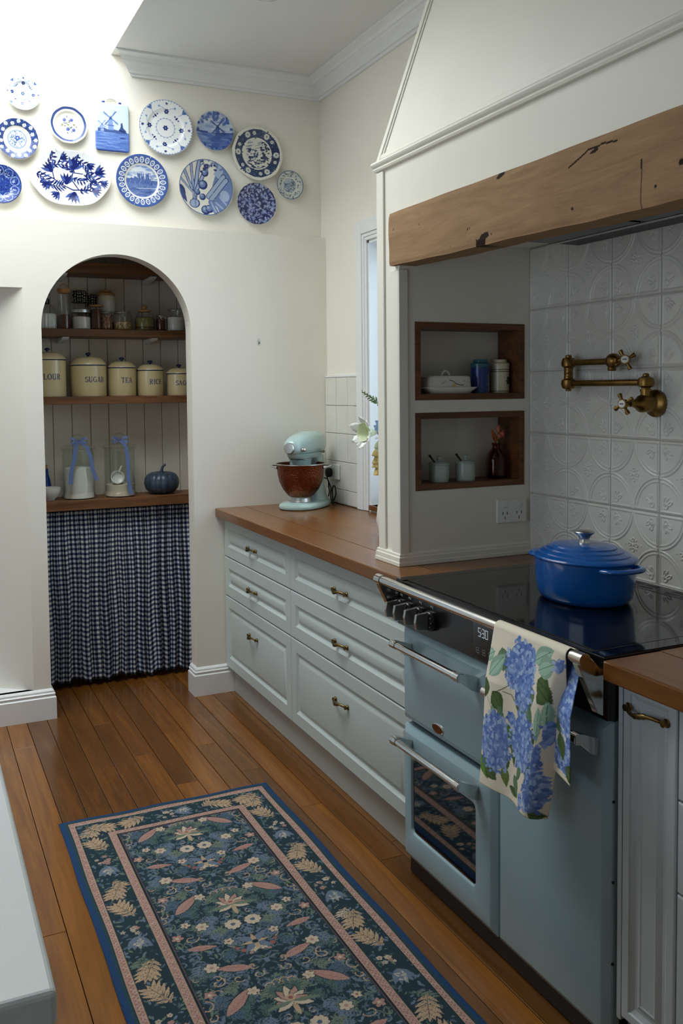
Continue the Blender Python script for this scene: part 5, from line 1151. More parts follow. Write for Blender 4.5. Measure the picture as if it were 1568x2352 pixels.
def mill(p_, x, y, s_, K, K2):
    p_.poly([(x-.16*s_, y-.45*s_), (x-.09*s_, y+.12*s_), (x+.09*s_, y+.12*s_), (x+.16*s_, y-.45*s_)], K2); p_.poly([(x-.11*s_, y+.1*s_), (x, y+.28*s_), (x+.11*s_, y+.1*s_)], K); p_.put((p_.Y < y-.2*s_) & (p_.Y > y-.24*s_) & (abs(p_.X-x) < .18*s_), K)
    for a in (.9, 2.45, 4.0, 5.6): p_.stroke([(x, y+.16*s_), (x+.48*s_*math.cos(a), y+.16*s_+.48*s_*math.sin(a))], .022*s_, K); p_.stroke([(x+.12*s_*math.cos(a+.2), y+.16*s_+.12*s_*math.sin(a+.2)), (x+.46*s_*math.cos(a+.14), y+.16*s_+.46*s_*math.sin(a+.14))], .03*s_, K2, .7)
def wash(p_, y0, y1, cols, n, seed, L=.5, w=.03, xr=1.):
    rr = random.Random(seed)
    for k in range(n):
        x, y = rr.uniform(-xr, xr), rr.uniform(y0, y1); p_.ell(x, y, rr.uniform(.3, 1)*L, rr.uniform(.4, 1)*w, rr.uniform(-.06, .06), rr.choice(cols), .55)
def d_board(p_):
    p_.put(p_.Y < -.18, (92, 122, 190)); wash(p_, -.9, -.2, ((120, 150, 210), (76, 106, 178), (140, 166, 216)), 60, 4, .35, .03, .6); wash(p_, .2, .95, ((214, 228, 236), (200, 216, 232)), 14, 5, .3, .04, .6)
    p_.poly([(-.6, -.2), (-.6, -.06), (-.35, -.03), (-.2, -.1), (.1, -.08), (.6, -.16), (.6, -.24)], (70, 92, 150)); mill(p_, -.06, .25, .78, (60, 84, 150), (130, 156, 206)); mill(p_, -.42, .02, .45, (90, 114, 170), (150, 170, 210))
    p_.poly([(.25, -.12), (.34, .02), (.36, .2), (.42, .22), (.46, .0), (.58, -.1), (.58, -.16)], (54, 76, 130)); p_.stroke([(.3, -.1), (.5, -.16)], .03, (36, 50, 100)); p_.ell(.42, -.42, .12, .03, 0, (50, 72, 140)); p_.put(p_.Y < -.93, (60, 84, 150))
def d_mill(p_):
    p_.c[:] = (170, 186, 212); wash(p_, .1, .9, ((214, 218, 216), (196, 206, 220), (120, 144, 190)), 46, 6, .35, .07); p_.put(p_.Y < -.08, (110, 136, 186)); wash(p_, -.9, -.05, ((40, 66, 140), (84, 112, 176), (150, 170, 206), (58, 84, 156)), 110, 7, .4, .045)
    p_.poly([(-1, .0), (-.2, -.12), (.3, -.45), (1, -.55), (1, -1), (.2, -1), (-.1, -.5)], (66, 92, 160), .6); mill(p_, .18, .10, .95, (40, 60, 128), (66, 92, 160)); p_.put((p_.Y < -.02) & (p_.Y > -.10) & (abs(p_.X) > .35), (50, 72, 136)); rr = random.Random(1)
    for k in range(26): a = rr.uniform(0, 6.28); r = rr.uniform(.86, .98); p_.disc(r*math.cos(a), r*math.sin(a), .07, (44, 74, 150), .8)
    for k in range(14): a = rr.uniform(.6, 2.6); r = rr.uniform(.6, .95); p_.ell(r*math.cos(a), r*math.sin(a), .12, .08, a, (70, 100, 170), .8)
def trees(p_, seed, R0, K, K2, Lt):
    rr = random.Random(seed)
    m_ = p_.X**2+p_.Y**2 < R0*R0; keep = p_.c.copy(); p_.put(m_, Lt)
    for k in range(16): y = rr.uniform(.1, .8)*R0; x = rr.uniform(-.9, .3)*R0; p_.stroke([(x, y), (x+.35*R0, y+.10*R0)], .012, K2, .6)
    p_.ell(-.32*R0, -.05*R0, .42*R0, .30*R0, .2, K2); p_.poly([(-.75*R0, -.1*R0), (-.4*R0, .32*R0), (.1*R0, .1*R0), (.05*R0, -.25*R0), (-.6*R0, -.4*R0)], K2)
    for k in range(60): p_.disc(rr.uniform(-.7, .05)*R0, rr.uniform(-.4, .25)*R0, .02+.03*rr.random(), rr.choice((K, Lt, K2)))
    for k in range(90): a = rr.uniform(0, 1); p_.ell((.45+.3*rr.uniform(-1, 1)+.2*a)*R0, (-.5+1.3*a)*R0, .10*R0, .05*R0, rr.uniform(-.4, .4), rr.choice((K, K, K2, Lt)))
    for k in range(80): p_.ell(rr.uniform(-.9, .9)*R0, rr.uniform(-1, -.42)*R0, .11*R0, .04*R0, rr.uniform(-.5, .5), rr.choice((K, K2, Lt)))
    p_.c[~m_] = keep[~m_]
def d_landscape(p_):
    p_.c[:] = (232, 230, 216); p_.ring(0, 0, .60, .90, (44, 62, 98)); scatter(p_, .61, .89, 150, ((36, 50, 88), (70, 90, 126), (96, 114, 142)), .03, .06, 12)
    for k in range(12):
        a = 2*math.pi*k/12+.15*(k % 2); r = .76; s_ = .115 if k % 2 == 0 else .07; p_.flower(r*math.cos(a), r*math.sin(a), s_, 8, (214, 216, 206), (60, 78, 116), k); p_.disc(r*math.cos(a), r*math.sin(a), s_*.30, (110, 126, 150))
    trees(p_, 4, .56, (34, 48, 84), (86, 104, 138), (226, 224, 212))
def d_small(p_):
    p_.c[:] = (206, 210, 204); p_.ring(0, 0, .93, 1, (90, 114, 140)); scatter(p_, .60, .92, 90, ((80, 100, 128), (120, 140, 156), (58, 76, 108)), .04, .09, 15); p_.ring(0, 0, .52, .60, (222, 222, 210)); trees(p_, 8, .52, (70, 92, 124), (120, 142, 164), (186, 196, 200))
def d_castle(p_):
    p_.ring(0, 0, .92, 1, (64, 94, 164)); p_.ring(0, 0, .66, .94, (74, 98, 160))
    for k in range(24):
        a = 2*math.pi*k/24; p_.ell(.80*math.cos(a), .80*math.sin(a), .115, .082, a, (228, 232, 232)); p_.ell(.80*math.cos(a), .80*math.sin(a), .075, .05, a, (82, 108, 168)); p_.disc(.80*math.cos(a), .80*math.sin(a), .022, (220, 224, 226)); p_.disc(.70*math.cos(a+.13), .70*math.sin(a+.13), .02, (52, 72, 130))
    p_.ring(0, 0, .60, .665, (236, 234, 224)); m_ = p_.X**2+p_.Y**2 < .36; keep = p_.c.copy(); p_.put(m_, (206, 214, 224)); wash(p_, .1, .6, ((96, 124, 184), (232, 232, 226), (130, 152, 196)), 46, 21, .2, .05, .6)
    K = (84, 108, 166); p_.put(p_.Y < -.02, (100, 124, 178)); rr = random.Random(3)
    for x0, x1, y in ((-.62, -.4, .08), (-.42, .35, .10), (-.16, -.07, .27), (.16, .27, .27), (-.02, .08, .20), (.33, .6, .05), (-.3, -.2, .16)): p_.put((p_.X > x0) & (p_.X < x1) & (p_.Y < y) & (p_.Y > -.1), K)
    for x0 in (-.165, -.085, .155, .235, -.03, .05): p_.put((abs(p_.X-x0-.012) < .014) & (p_.Y < .31) & (p_.Y > .1), (66, 88, 148))
    for k in range(70): p_.put((abs(p_.X-rr.uniform(-.5, .5)) < .012) & (abs(p_.Y-rr.uniform(-.3, .18)) < .03), rr.choice(((60, 82, 142), (130, 150, 192))))
    p_.put((abs(p_.Y+.27-.05*p_.X) < .014), (186, 198, 218)); wash(p_, -.58, -.28, ((72, 96, 156), (150, 168, 202), (56, 78, 140)), 40, 8, .2, .025, .6); p_.c[~m_] = keep[~m_]
def d_veg(p_):
    p_.c[:] = (226, 224, 212); K, K2, K3 = (42, 58, 110), (110, 130, 172), (160, 174, 200)
    p_.poly([(.25, .1), (.5, .9), (1, .6), (1, -.7), (.5, -.95), (.35, -.5)], K2); wash(p_, -.8, .7, (K3, K2, (90, 112, 160)), 0, 1)
    for x0, y0, x1, y1, w_ in ((-.42, -.2, -.80, .55, .045), (-.42, -.2, -.55, .78, .04), (-.40, -.2, -.25, .9, .06), (-.38, -.2, .05, .75, .055), (-.45, -.2, -.92, .25, .03)):
        p_.stroke([(-.42, -.55), (x0, y0), (x1, y1)], w_*1.35, K); p_.stroke([(-.42, -.55), (x0, y0), (x1, y1)], w_*.8, K3)
    p_.ell(-.42, -.58, .20, .17, .2, K); p_.ell(-.43, -.58, .165, .14, .2, K3); p_.stroke([(-.40, -.68), (-.38, -.3)], .02, K2)
    for x, y, r in ((-.10, .10, .17), (-.12, -.33, .12), (-.30, -.18, .10), (-.02, -.80, .17), (.12, -.75, .15), (-.02, .52, .13)):
        p_.disc(x, y, r, K); p_.disc(x-.02, y+.02, r*.68, K2); p_.disc(x-.04, y+.05, r*.3, K3)
    for x0, y0, x1, y1 in ((.1, -.3, .65, .42), (.2, -.4, .75, .3)): p_.stroke([(x0, y0), (x1, y1)], .095, K); p_.stroke([(x0, y0), (x1, y1)], .072, K3)
    for x0, y0, x1, y1 in ((.35, -.5, .75, -.85), (.5, -.3, .85, -.7), (.18, -.5, .35, -.85)): p_.stroke([(x0, y0), (x1, y1)], .09, K2); p_.stroke([(x0+.02, y0), (x1, y1)], .03, K3)
    p_.ell(.70, -.25, .16, .2, .3, K3); p_.leaf(-.95, .05, .5, .10, -1.2, K); p_.leaf(-.98, -.05, .6, .09, -1.1, (60, 78, 130)); p_.poly([(.3, .5), (.5, .95), (.65, .6), (.5, .35)], K3); rr = random.Random(5)
    for k in range(26): p_.leaf(rr.uniform(-.3, .5), rr.uniform(.6, .95), .14, .04, rr.uniform(0, 6.28), rr.choice((K, K2)))
    p_.ring(0, 0, .965, 1, (84, 108, 156))
def d_chintz(p_):
    p_.c[:] = (38, 46, 96); rr = random.Random(17)
    for k in range(300):
        a = rr.uniform(0, 6.28); r = math.sqrt(rr.random())*.98; s_ = rr.uniform(.035, .065); p_.flower(r*math.cos(a), r*math.sin(a), s_, 5, rr.choice(((150, 164, 206), (120, 134, 188), (176, 186, 214))), (60, 72, 128), rr.random()*3)
    for k in range(260): a = rr.uniform(0, 6.28); r = math.sqrt(rr.random())*.98; p_.disc(r*math.cos(a), r*math.sin(a), .014, rr.choice(((170, 180, 212), (28, 34, 78))))
def plate(name, label, cx, cz, R, design, sx=1., sz=1., base=Wt, scal=0, ns=12, cat='plate', coupe=False, rot=0., hang=True):
    t = thing(name, label, cat, (cx, DL, cz-R*sz), 'blue and white plates on the cream wall')
    nt_ = int(min(440, 2*math.pi*R*max(sx, sz)/.0019)); nr = int(max(34, R*max(sx, sz)/.0019)); rr = np.linspace(0, 1, nr); th_ = np.linspace(0, 2*math.pi, nt_, endpoint=False)
    rg, tg = np.meshgrid(rr, th_, indexing='ij'); sc = 1+scal*np.cos(tg*ns)*np.clip((rg-.5)*2, 0, 1)
    X = rg*np.cos(tg)*sc; Z = rg*np.sin(tg)*sc
    pr = np.interp(rg, [0, .55, .62, .70, .97, 1], [.012, .012, .014, .019, .025, .0245] if not coupe else [.012, .0125, .013, .0145, .024, .0240])
    V = np.stack([cx+R*sx*X, DL-.0006-pr, cz+R*sz*Z], -1).reshape(-1, 3)
    o = gridmesh('face', V, nt_, nr, 'plate', t, wrap=True, flip=False)
    c_, s_ = math.cos(rot), math.sin(rot); xa_, za_ = (X*sx).ravel(), (Z*sz).ravel()
    p_ = Paint(xa_*c_+za_*s_, -xa_*s_+za_*c_, base); design(p_); setcol(o, p_.c)
    bkp = [(.40, .0), (.55, .0), (.56, .004), (.98, .0218), (1.0, .0245)]
    mb = MB(); rings = []
    for r_, d in bkp:
        rings.append([(cx+R*sx*r_*(1+scal*math.cos(2*math.pi*j/96*ns)*max(0, (r_-.5)*2))*math.cos(2*math.pi*j/96), DL-.0006-d, cz+R*sz*r_*(1+scal*math.cos(2*math.pi*j/96*ns)*max(0, (r_-.5)*2))*math.sin(2*math.pi*j/96)) for j in range(96)])
    mb.loft(rings, cap=False).obj('back', 'china', t, smooth=50)
    if hang:
        for a in (R_(70), R_(110), R_(250), R_(290)):
            x, z = cx+R*sx*math.cos(a), cz+R*sz*math.sin(a); x2, z2 = cx+R*sx*.93*math.cos(a), cz+R*sz*.93*math.sin(a); k_ = 1.012+scal
            MB().tube([(x2, DL-.0255, z2), (cx+R*sx*k_*math.cos(a), DL-.0255, cz+R*sz*k_*math.sin(a)), (cx+R*sx*k_*math.cos(a), DL-.018, cz+R*sz*k_*math.sin(a))], .0008, 6).obj('hanger_wire', 'steel', t)
    return t
plate('wall_plate', 'small white plate with light blue sprigs, highest on the wall', -.865, 2.765, .0735, lambda p_: d_sprig(p_, 1.15), base=(222, 228, 232))
plate('wall_plate', 'plate with cream band and dark blue rose-strewn rim', -.894, 2.566, .088, d_rose_rim, base=Cr, scal=.006, ns=10)
plate('wall_plate', 'dark blue all-over blossom plate below the rose-rimmed plate', -.965, 2.366, .083, d_dark, base=(40, 66, 146), rot=.3)
plate('wall_plate', 'cream plate with one blue ring and fruit sprig', -.676, 2.652, .0835, d_band, base=(242, 239, 224), scal=.008, ns=10)
plate('oval_platter', 'oval white platter brushed with navy leaves and tulips', -.674, 2.418, .124, d_oval, sx=1.40, scal=.018, ns=6, coupe=True)
plate('wall_plate', 'large white plate with navy sprigs beside the windmill board', -.236, 2.686, .126, d_sprig)
plate('wall_plate', 'blue plate with a castle view and loop border', -.352, 2.432, .1205, d_castle, base=(74, 98, 160))
plate('wall_plate', 'round delft-blue plate painted with a windmill', .0, 2.696, .0915, d_mill, coupe=True)
plate('wall_plate', 'cream and blue plate painted with vegetables', -.048, 2.427, .132, d_veg, coupe=True)
plate('wall_plate', 'wavy-edged plate with tree landscape and dark floral border', .213, 2.612, .128, d_landscape, base=Cr, scal=.012, ns=8)
plate('wall_plate', 'navy chintz plate covered in tiny blossoms', .205, 2.37, .0995, d_chintz, coupe=True, scal=.008, ns=22)
plate('wall_plate', 'smallest grey-blue plate with a landscape medallion', .381, 2.474, .071, d_small)
# ceramic windmill board
cx, cz, hw, hh = -.482, 2.661, .0765, .108
t = thing('windmill_board', 'rectangular ceramic board painted with windmills, with pierced handle', 'ceramic board', (cx, DL, cz-hh), 'blue and white plates on the cream wall')
nx, nz = 90, 130; g1, g2 = np.meshgrid(np.linspace(-1, 1, nz), np.linspace(-1, 1, nx), indexing='ij')
rc = .16; ax_, az_ = np.abs(g2)*hw, np.abs(g1)*hh; r_ = .014; kx_ = np.clip(ax_-(hw-r_), 0, None); kz_ = np.clip(az_-(hh-r_), 0, None); dd = np.hypot(kx_, kz_); f_ = np.where(dd > r_, r_/np.maximum(dd, 1e-9), 1)
X = np.sign(g2)*np.where(kx_ > 0, hw-r_+kx_*f_, ax_); Z = np.sign(g1)*np.where(kz_ > 0, hh-r_+kz_*f_, az_)
ed = np.minimum(hw-np.abs(X), hh-np.abs(Z)); Yv = DL-.0155+.003*np.clip(1-ed/.004, 0, 1)**2
o = gridmesh('face', np.stack([cx+X, Yv, cz+Z], -1).reshape(-1, 3), nx, nz, 'plate', t)
p_ = Paint((X/hh).ravel(), (Z/hh).ravel(), (204, 220, 232)); d_board(p_); setcol(o, p_.c)
def rr2(k, y):
    out = []
    for sx_, sz_, a0 in ((1, 1, 0), (-1, 1, 90), (-1, -1, 180), (1, -1, 270)):
        for q_ in range(7): a = R_(a0+15*q_); out.append((cx+sx_*(hw-.014)+.014*k*math.cos(a), y, cz+sz_*(hh-.014)+.014*k*math.sin(a)))
    return out
MB().loft([rr2(.96, DL-.0005), rr2(.995, DL-.0125)]).obj('back', 'china', t)
pts = [(cx+.030*math.cos(a), DL-.008, cz+hh-.002+.024*math.sin(a)) for a in np.linspace(0, math.pi, 19)]
MB().tube(pts, .0042, 10).obj('handle_loop', 'china', t, smooth=60)
for s_ in (1, -1): MB().sphere((cx+s_*.036, DL-.009, cz+hh+.004), .0065, 12, 8, (1.4, .7, .8)).obj('handle_flower', 'bluegl', t, smooth=60)
for s_ in (-.003, .003): MB().tube([(cx+s_, DL-.008, cz+hh+.018), (cx+s_, DL-.006, cz+hh+.036)], .0009, 6).obj('hanger_wire', 'steel', t)

# ------------------------------------------------------------------ rug: general floral carpet with leaf border
RX0, RX1, RY0, RY1 = -.945, -.198, -1.078, -2.92
wR, lR = RX1-RX0, RY0-RY1; nu, nv = 350, 864
U, V = np.meshgrid(np.linspace(0, wR, nu), np.linspace(0, lR, nv)); Uf, Vf = U.ravel(), V.ravel()
DK, BL, BL2, GR, GR2, TN, PK, RD, CRM, NV = (36, 54, 63), (104, 118, 138), (78, 96, 114), (108, 122, 104), (76, 98, 92), (190, 160, 128), (178, 136, 124), (152, 92, 86), (204, 184, 160), (26, 40, 50)
pt = Paint(Uf, Vf, DK)
def stamp(fn, bx):
    """draw within a bounding box only"""
    x0, x1, y0, y1 = bx; m_ = np.nonzero((Uf > x0) & (Uf < x1) & (Vf > y0) & (Vf < y1))[0]
    if len(m_) == 0: return
    s_ = Paint(Uf[m_], Vf[m_], (0, 0, 0)); s_.c = pt.c[m_]; fn(s_); pt.c[m_] = s_.c
rr = random.Random(21)
FX0, FX1 = .172, wR-.172; CXR = wR/2
# dense small foliage in the field, mirrored about the middle
def both(f_, x, y, r):
    for sg in (1, -1):
        xx = CXR+sg*(x-CXR); stamp(lambda s_: f_(s_, xx, sg), (xx-r, xx+r, y-r, y+r))
PER = .46
def tiled(f_, x, y, r):
    k = -1
    while y+k*PER < lR+.2:
        both(lambda s_, xx, sg, yy_=y+k*PER: f_(s_, xx, yy_, sg), x, y+k*PER, r); k += 1
for k in range(520):
    x, y, L, a, c = rr.uniform(FX0, CXR+.01), rr.uniform(0, PER), rr.uniform(.010, .026), rr.uniform(0, 6.28), rr.choice((BL, BL2, GR, GR2, BL2, GR2, BL))
    tiled(lambda s_, xx, yy_, sg: s_.leaf(xx, yy_, L, L*.15, a if sg > 0 else math.pi-a, c), x, y, L+.005)
for k in range(90):
    x, y, r, a, c = rr.uniform(FX0, CXR), rr.uniform(0, PER), rr.uniform(.010, .024), rr.uniform(0, 6.28), rr.choice((BL, GR, BL2, TN))
    tiled(lambda s_, xx, yy_, sg: s_.curl(xx, yy_, r, a if sg > 0 else math.pi-a, .8*sg, .0016, c, 1), x, y, r+.006)
for k in range(22):
    x, y, L, a, c = rr.uniform(FX0+.02, CXR), rr.uniform(0, PER), rr.uniform(.05, .075), rr.uniform(0, 6.28), rr.choice((GR, BL2, GR2, BL))
    tiled(lambda s_, xx, yy_, sg: s_.frond(xx, yy_, L*.85, L*.24, a if sg > 0 else math.pi-a, c, 5, DK), x, y, L+.02)
# long pink scroll leaves, seed pods and blooms
def scroll(s_, x, y, sg, a, L, w, c):
    an = a if sg > 0 else math.pi-a; s_.leaf(x, y, L*1.05, w*1.16, an, NV); s_.leaf(x, y, L, w, an, c); q_ = an+.0
    for k in range(6):
        f_ = .15+.12*k; s_.stroke([(x+L*f_*math.cos(q_), y+L*f_*math.sin(q_)), (x+L*(f_+.10)*math.cos(q_)+w*.5*math.cos(q_+1.2*sg), y+L*(f_+.10)*math.sin(q_)+w*.5*math.sin(q_+1.2*sg))], .0012, RD, .6)
for x, y, a, L, w in ((.215, .25, -.75, .115, .016), (.33, .10, .35+math.pi, .10, .014), (.20, .42, .2, .08, .012)):
    tiled(lambda s_, xx, yy_, sg: scroll(s_, xx, yy_, sg, a, L, w, PK), x, y, .13)
for x, y, r, n_, c, cc in ((.235, .06, .020, 6, CRM, PK), (.30, .19, .017, 5, CRM, TN), (.265, .335, .019, 6, CRM, PK), (.345, .36, .024, 9, CRM, BL2), (.20, .16, .016, 5, PK, CRM), (.31, .43, .015, 5, CRM, RD), (.225, .31, .014, 5, CRM, RD), (.36, .03, .013, 5, CRM, TN), (.19, .36, .017, 5, PK, CRM)):
    tiled(lambda s_, xx, yy_, sg: s_.flower(xx, yy_, r, n_, c, cc, .3*sg, NV), x, y, r*1.4)
for k in range(-1, 6):                 # large central palmette
    y = .245+k*PER
    def palm(s_):
        for q_ in range(-3, 4):
            an = -math.pi/2+q_*.5; s_.leaf(CXR, y+.018, .064-.006*abs(q_), .0125, an, NV); s_.leaf(CXR, y+.018, .060-.006*abs(q_), .0105, an, CRM if q_ % 2 == 0 else PK)
        for q_ in (-1, 1): s_.leaf(CXR, y+.02, .052, .011, math.pi/2-q_*1.1, CRM); s_.leaf(CXR, y+.02, .075, .008, math.pi/2-q_*1.45, GR)
        s_.disc(CXR, y+.006, .012, TN); s_.disc(CXR, y+.006, .006, RD); s_.leaf(CXR, y+.025, .05, .007, math.pi/2, TN)
    stamp(palm, (CXR-.09, CXR+.09, y-.09, y+.1))
    def knot(s_):
        for q_ in range(4): s_.leaf(CXR, y+.215, .055, .010, math.pi/4+q_*math.pi/2, BL); s_.leaf(CXR, y+.215, .038, .006, q_*math.pi/2, TN)
        s_.disc(CXR, y+.215, .008, NV)
        for q_ in (-1, 1): s_.disc(CXR+q_*.040, y+.240, .0075, RD); s_.disc(CXR+q_*.052, y+.225, .006, RD); s_.disc(CXR+q_*.025, y+.258, .006, PK)
    stamp(knot, (CXR-.08, CXR+.08, y+.13, y+.3))
# border: navy with tan lobed leaves and blue pods
edge_d = np.minimum(np.minimum(Uf, wR-Uf), np.minimum(Vf, lR-Vf))
bm_ = (edge_d < .172); pt.c[bm_] = DK
def border_run(P0, P1, inward):
    P0, P1 = Vector(P0), Vector(P1); L = (P1-P0).length; d = (P1-P0)/L; n_ = Vector(inward); k = 0; s0 = .075; base_a = math.atan2(d.y, d.x)
    for q_ in range(int(L/.0042)):
        c = P0+d*(q_*.0042)+n_*rr.uniform(-.042, .042); Ls = rr.uniform(.010, .024); a = rr.uniform(0, 6.28); col_ = rr.choice((BL2, GR2, BL, GR)); stamp(lambda s_: s_.leaf(c.x, c.y, Ls, Ls*.18, a, col_), (c.x-.035, c.x+.035, c.y-.035, c.y+.035))
    while s0 < L-.05:
        c = P0+d*s0; ph = k % 5
        if ph in (0, 1):
            sg = 1 if ph == 0 else -1; a = base_a+(.45*sg if ph == 0 else math.pi+.45*sg); cc = c-Vector((math.cos(a), math.sin(a)))*.04
            stamp(lambda s_: (s_.frond(cc.x, cc.y, .100, .031, a, NV, 5), s_.frond(cc.x, cc.y, .096, .0275, a, TN, 5, (84, 74, 64))), (c.x-.09, c.x+.09, c.y-.09, c.y+.09)); s0 += .108
        elif ph == 2:
            for q_ in range(7):
                o1 = c+d*rr.uniform(-.028, .028)+n_*rr.uniform(-.03, .03); r = rr.uniform(.006, .010); col_ = rr.choice((CRM, PK, (180, 170, 150))); stamp(lambda s_: s_.flower(o1.x, o1.y, r, 5, col_, RD), (o1.x-.02, o1.x+.02, o1.y-.02, o1.y+.02))
            s0 += .065
        elif ph == 3:
            def pod(s_):
                for q_ in (-1, -.5, 0, .5, 1): s_.leaf(c.x-d.x*.03, c.y-d.y*.03, .062, .010, base_a+q_*.55, BL if q_ else (150, 154, 150))
                for q_ in range(12): s_.disc(c.x+rr.uniform(-.014, .014), c.y+rr.uniform(-.014, .014), .0028, CRM)
            stamp(pod, (c.x-.08, c.x+.08, c.y-.08, c.y+.08)); s0 += .070
        else:
            a = base_a+rr.choice((.6, -.6)); stamp(lambda s_: s_.frond(c.x, c.y, .05, .018, a, rr.choice((GR, CRM, TN)), 4, DK), (c.x-.06, c.x+.06, c.y-.06, c.y+.06)); s0 += .055
        k += 1
hb_ = .0925
border_run((hb_, .03), (hb_, lR-.03), (1, 0)); border_run((wR-hb_, .05), (wR-hb_, lR-.03), (-1, 0)); border_run((.05, hb_), (wR-.05, hb_), (0, 1)); border_run((.05, lR-hb_), (wR-.05, lR-hb_), (0, -1))
def band(d0, d1, col, a=1.): pt.put((edge_d >= d0) & (edge_d < d1), col, a)
for d0, d1 in ((.027, .047), (.139, .161)):
    band(d0-.002, d1+.002, NV); band(d0, d1, PK); band(d0, d0+.0022, TN); band(d1-.0022, d1, TN)
    m_ = (edge_d > d0+.003) & (edge_d < d1-.003); nz_ = rng.random(len(Uf)); pt.put(m_ & (np.sin(Uf*620+2*np.sin(Vf*380))*np.sin(Vf*560+2*np.sin(Uf*410)) > .25), (204, 172, 158)); pt.put(m_ & (np.sin(Uf*500+1)*np.sin(Vf*470+2) > .45), (146, 100, 96))
band(.161, .168, NV); band(.168, .1705, RD, .7); band(0, .017, (32, 62, 104)); band(.017, .025, (40, 66, 76))
pt.c = pt.c*.86+np.array((84, 90, 92))*.14; pt.c *= (1+.14*(rng.random(len(Uf))-.5))[:, None]
wav = .0016*np.sin(Vf*14+.5)*np.clip(1-np.minimum(Uf, wR-Uf)/.05, 0, 1)
Xr = RX0+Uf+np.where(Uf < .03, 1, np.where(Uf > wR-.03, -1, 0))*.002*np.sin(Vf*11); Yr = RY0-Vf+np.where(Vf < .03, .003*np.sin(Uf*22), 0)
Zr = .0062+.0008*np.sin(Uf*17)*np.sin(Vf*9)+np.abs(wav)*.5-.0028*np.clip(1-edge_d/.004, 0, 1)
rug_t = thing('floor_rug', 'navy and teal floral rug with leafy border on the floorboards', 'rug', ((RX0+RX1)/2, (RY0+RY1)/2, 0))
o = gridmesh('pile', np.stack([Xr, Yr, Zr], -1), nu, nv, 'rug', rug_t, flip=True); setcol(o, pt.c)
MB().box(RX0+.001, RX1-.001, RY1+.001, RY0-.001, .0006, .0034).obj('backing', 'rugback', rug_t)

# ------------------------------------------------------------------ tea towel over the rail
tw_t = thing('tea_towel', 'cream tea towel printed with blue hydrangeas over the chrome rail', 'tea towel', (-.13, -2.6, .545))
HY, HY2, HY3, LF, LF2, LF3, LC = (134, 162, 218), (112, 140, 206), (164, 188, 232), (104, 132, 104), (84, 106, 66), (156, 188, 166), (244, 234, 214)
def hydrangea(p_, x, y, rx, ry, seed):
    r_ = random.Random(seed); p_.ell(x, y, rx*.92, ry*.92, 0, HY2)
    for k in range(int(rx*ry*62000)):
        a = r_.uniform(0, 6.28); q_ = math.sqrt(r_.random()); X0, Y0 = x+rx*q_*math.cos(a), y+ry*q_*math.sin(a); p_.leaf(X0, Y0, .014, .0042, r_.uniform(0, 6.28), r_.choice((HY, HY, HY3, HY2, (96, 122, 194), (182, 204, 238))))
def bigleaf(p_, x, y, L, w, a, c): p_.leaf(x, y, L, w, a, c); p_.leaf(x, y, L*.9, w*.55, a+.08, tuple(int(v*1.12) for v in c)); p_.stroke([(x, y), (x+L*.85*math.cos(a), y+L*.85*math.sin(a))], .0008, tuple(int(v*.7) for v in c))
def deco_front(p_):
    # s runs across (0 = left edge), t runs down from the top of the rail
    for a in ((.045, .06, .055, .020, 1.2, LF), (.02, .075, .05, .016, 2.6, LF3), (.075, .055, .06, .010, 1.6, LF2), (.015, .13, .075, .022, -.9, LF3), (.005, .14, .05, .018, 1.6, LF2), (.035, .165, .055, .024, .8, LF2), (.165, .06, .07, .022, -.6, LF3), (.19, .095, .045, .022, .3, LF2), (.175, .115, .05, .015, 1.4, LF), (.115, .15, .06, .012, 1.0, LF2), (.145, .165, .065, .027, .55, LF), (.205, .20, .065, .014, 1.7, LF2), (.035, .20, .07, .014, 1.2, LF3), (.06, .19, .075, .012, 1.3, LF), (.085, .225, .065, .018, 1.15, (96, 120, 50)), (.115, .25, .07, .012, 1.4, LF2), (.165, .30, .05, .012, 2.0, LF), (.0, .33, .06, .018, 1.0, (104, 140, 60)), (.02, .345, .05, .02, .6, LF2), (.085, .33, .05, .016, 1.3, (110, 130, 70)), (.215, .15, .08, .012, 1.5, LF3), (.20, .365, .045, .012, .1, LF2), (.11, .37, .05, .01, .2, LF2), (.215, .05, .03, .01, 0, LF), (.185, .075, .06, .026, -.5, LF3), (.20, .11, .05, .024, .5, LF2), (.235, .13, .07, .012, 1.5, LF3), (.13, .335, .05, .014, 1.0, LF), (.10, .30, .05, .012, 1.9, LF2), (.225, .39, .035, .012, .1, LF2), (.20, .285, .05, .014, 1.3, LF2)): bigleaf(p_, *a)
    for s_ in (((.035, .17), (.07, .15), (.10, .13)), ((.07, .155), (.10, .155), (.12, .175)), ((.0, .17), (.03, .2), (.06, .25)), ((.16, .14), (.19, .125))): p_.stroke(list(s_), .0011, (96, 84, 56))
    hydrangea(p_, .122, .085, .054, .062, 1); hydrangea(p_, .145, .135, .036, .048, 2); hydrangea(p_, .050, .282, .054, .072, 3); hydrangea(p_, .160, .248, .054, .066, 4); hydrangea(p_, .224, .338, .036, .055, 5); hydrangea(p_, .245, .20, .012, .03, 15); hydrangea(p_, .18, .38, .014, .02, 6); hydrangea(p_, .105, .21, .016, .016, 7); hydrangea(p_, .225, .27, .014, .04, 8); hydrangea(p_, .245, .05, .012, .016, 9)
def deco_back(p_):
    hydrangea(p_, .045, .10, .05, .085, 11); hydrangea(p_, .05, .24, .05, .035, 12); bigleaf(p_, .03, .19, .06, .014, 1.4, LF2); bigleaf(p_, .05, .255, .045, .02, .4, LF2); hydrangea(p_, .07, .20, .02, .02, 13); bigleaf(p_, .0, .16, .05, .012, .8, LF)
TY0, TY1 = -2.462, -2.722
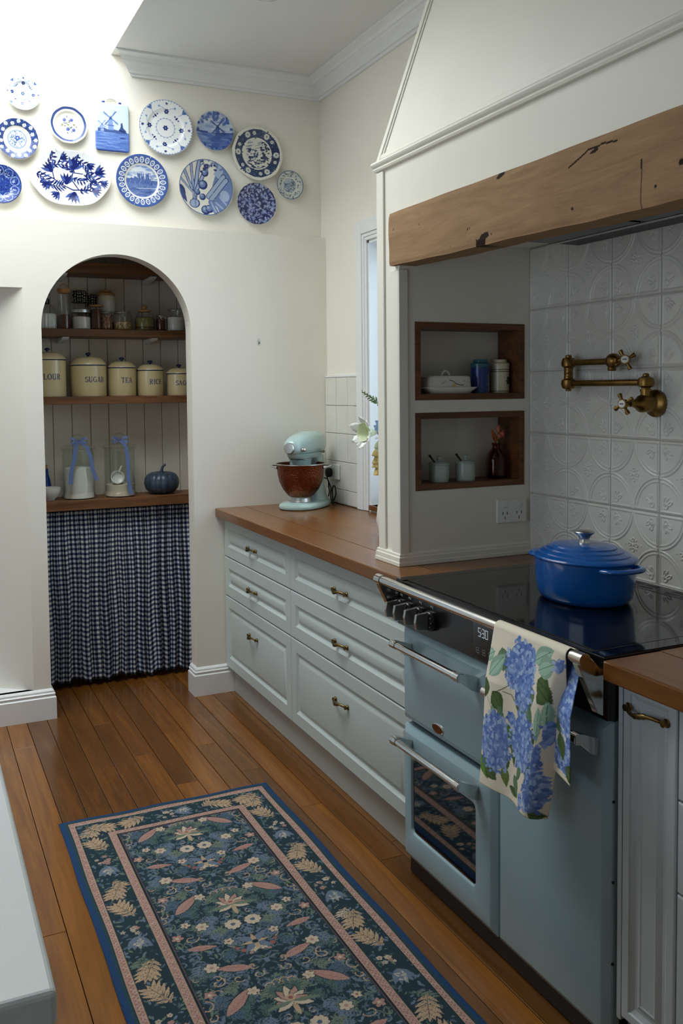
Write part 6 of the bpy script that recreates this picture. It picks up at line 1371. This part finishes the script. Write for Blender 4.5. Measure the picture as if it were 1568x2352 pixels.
def towel(nm, s_n, w, L, place, deco, base=LC):
    nu_, nv_ = int(w/.0018), int(L/.0018); S, Tt = np.meshgrid(np.linspace(0, w, nu_), np.linspace(0, L, nv_)); v_ = place(S.ravel(), Tt.ravel()); o = gridmesh(nm, v_, nu_, nv_, 'towel', tw_t, flip=True)
    p_ = Paint(S.ravel(), Tt.ravel(), base); deco(p_); setcol(o, p_.c); so = o.modifiers.new('cloth', 'SOLIDIFY'); so.thickness = .0016; so.offset = 0; return o
RXc, RZc, RR = -.116, .905, .0150
def place_front(S, Tt):
    """lies over the top of the rail, then hangs in soft folds, its far side tucked in"""
    a = np.clip(Tt/RR, 0, math.pi*.5); hang = np.clip(Tt-RR*math.pi*.5, 0, None); f_ = np.clip(hang/.12, 0, 1); g_ = hang/.38
    x = RXc-RR*np.sin(a); z = RZc+RR*np.cos(a)-hang
    y = TY0-S-(0) ; s = S/.26
    y = y+.026*g_*(1-s)+.074*g_*s**1.5-.012*g_*np.sin(s*3)                     # gathers to the left going down
    fold_ = .006*np.sin(s*9+.6)*f_+.012*f_*np.clip((s-.80)/.2, 0, 1)**2*(-1)+.004*np.sin(s*5-g_*2)*f_
    x = x-fold_-.014*f_-.010*f_*g_+.022*f_*np.clip((s-.90)/.10, 0, 1)**1.5
    z = z+.010*np.sin(s*4)*g_*.5-.006*g_*np.clip(s-.7, 0, 1)
    return np.stack([x, y, z], -1)
towel('front_drape', 0, .26, .400, place_front, deco_front)
def place_back(S, Tt):
    a = np.clip(Tt/RR, 0, math.pi*.5); hang = np.clip(Tt-RR*math.pi*.5, 0, None); f_ = np.clip(hang/.1, 0, 1); s = S/.27
    x = RXc+RR*np.sin(a); z = RZc+RR*np.cos(a)-hang
    bul = np.clip((s-.78)/.22, 0, 1)                                            # right edge folds out past the front drape
    y = TY0-S*1.0-.022*bul*f_
    x = x-.022*np.clip((.875-z)/.09, 0, 1)-.004*f_*np.sin(s*7)*.6-.020*bul*f_
    return np.stack([x, y, z], -1)
towel('rear_drape', 0, .27, .286, place_back, lambda p_: (setattr(p_, 'X', p_.X-.205), deco_back(p_), setattr(p_, 'X', p_.X+.205), hydrangea(p_, .1, .15, .06, .06, 20)))
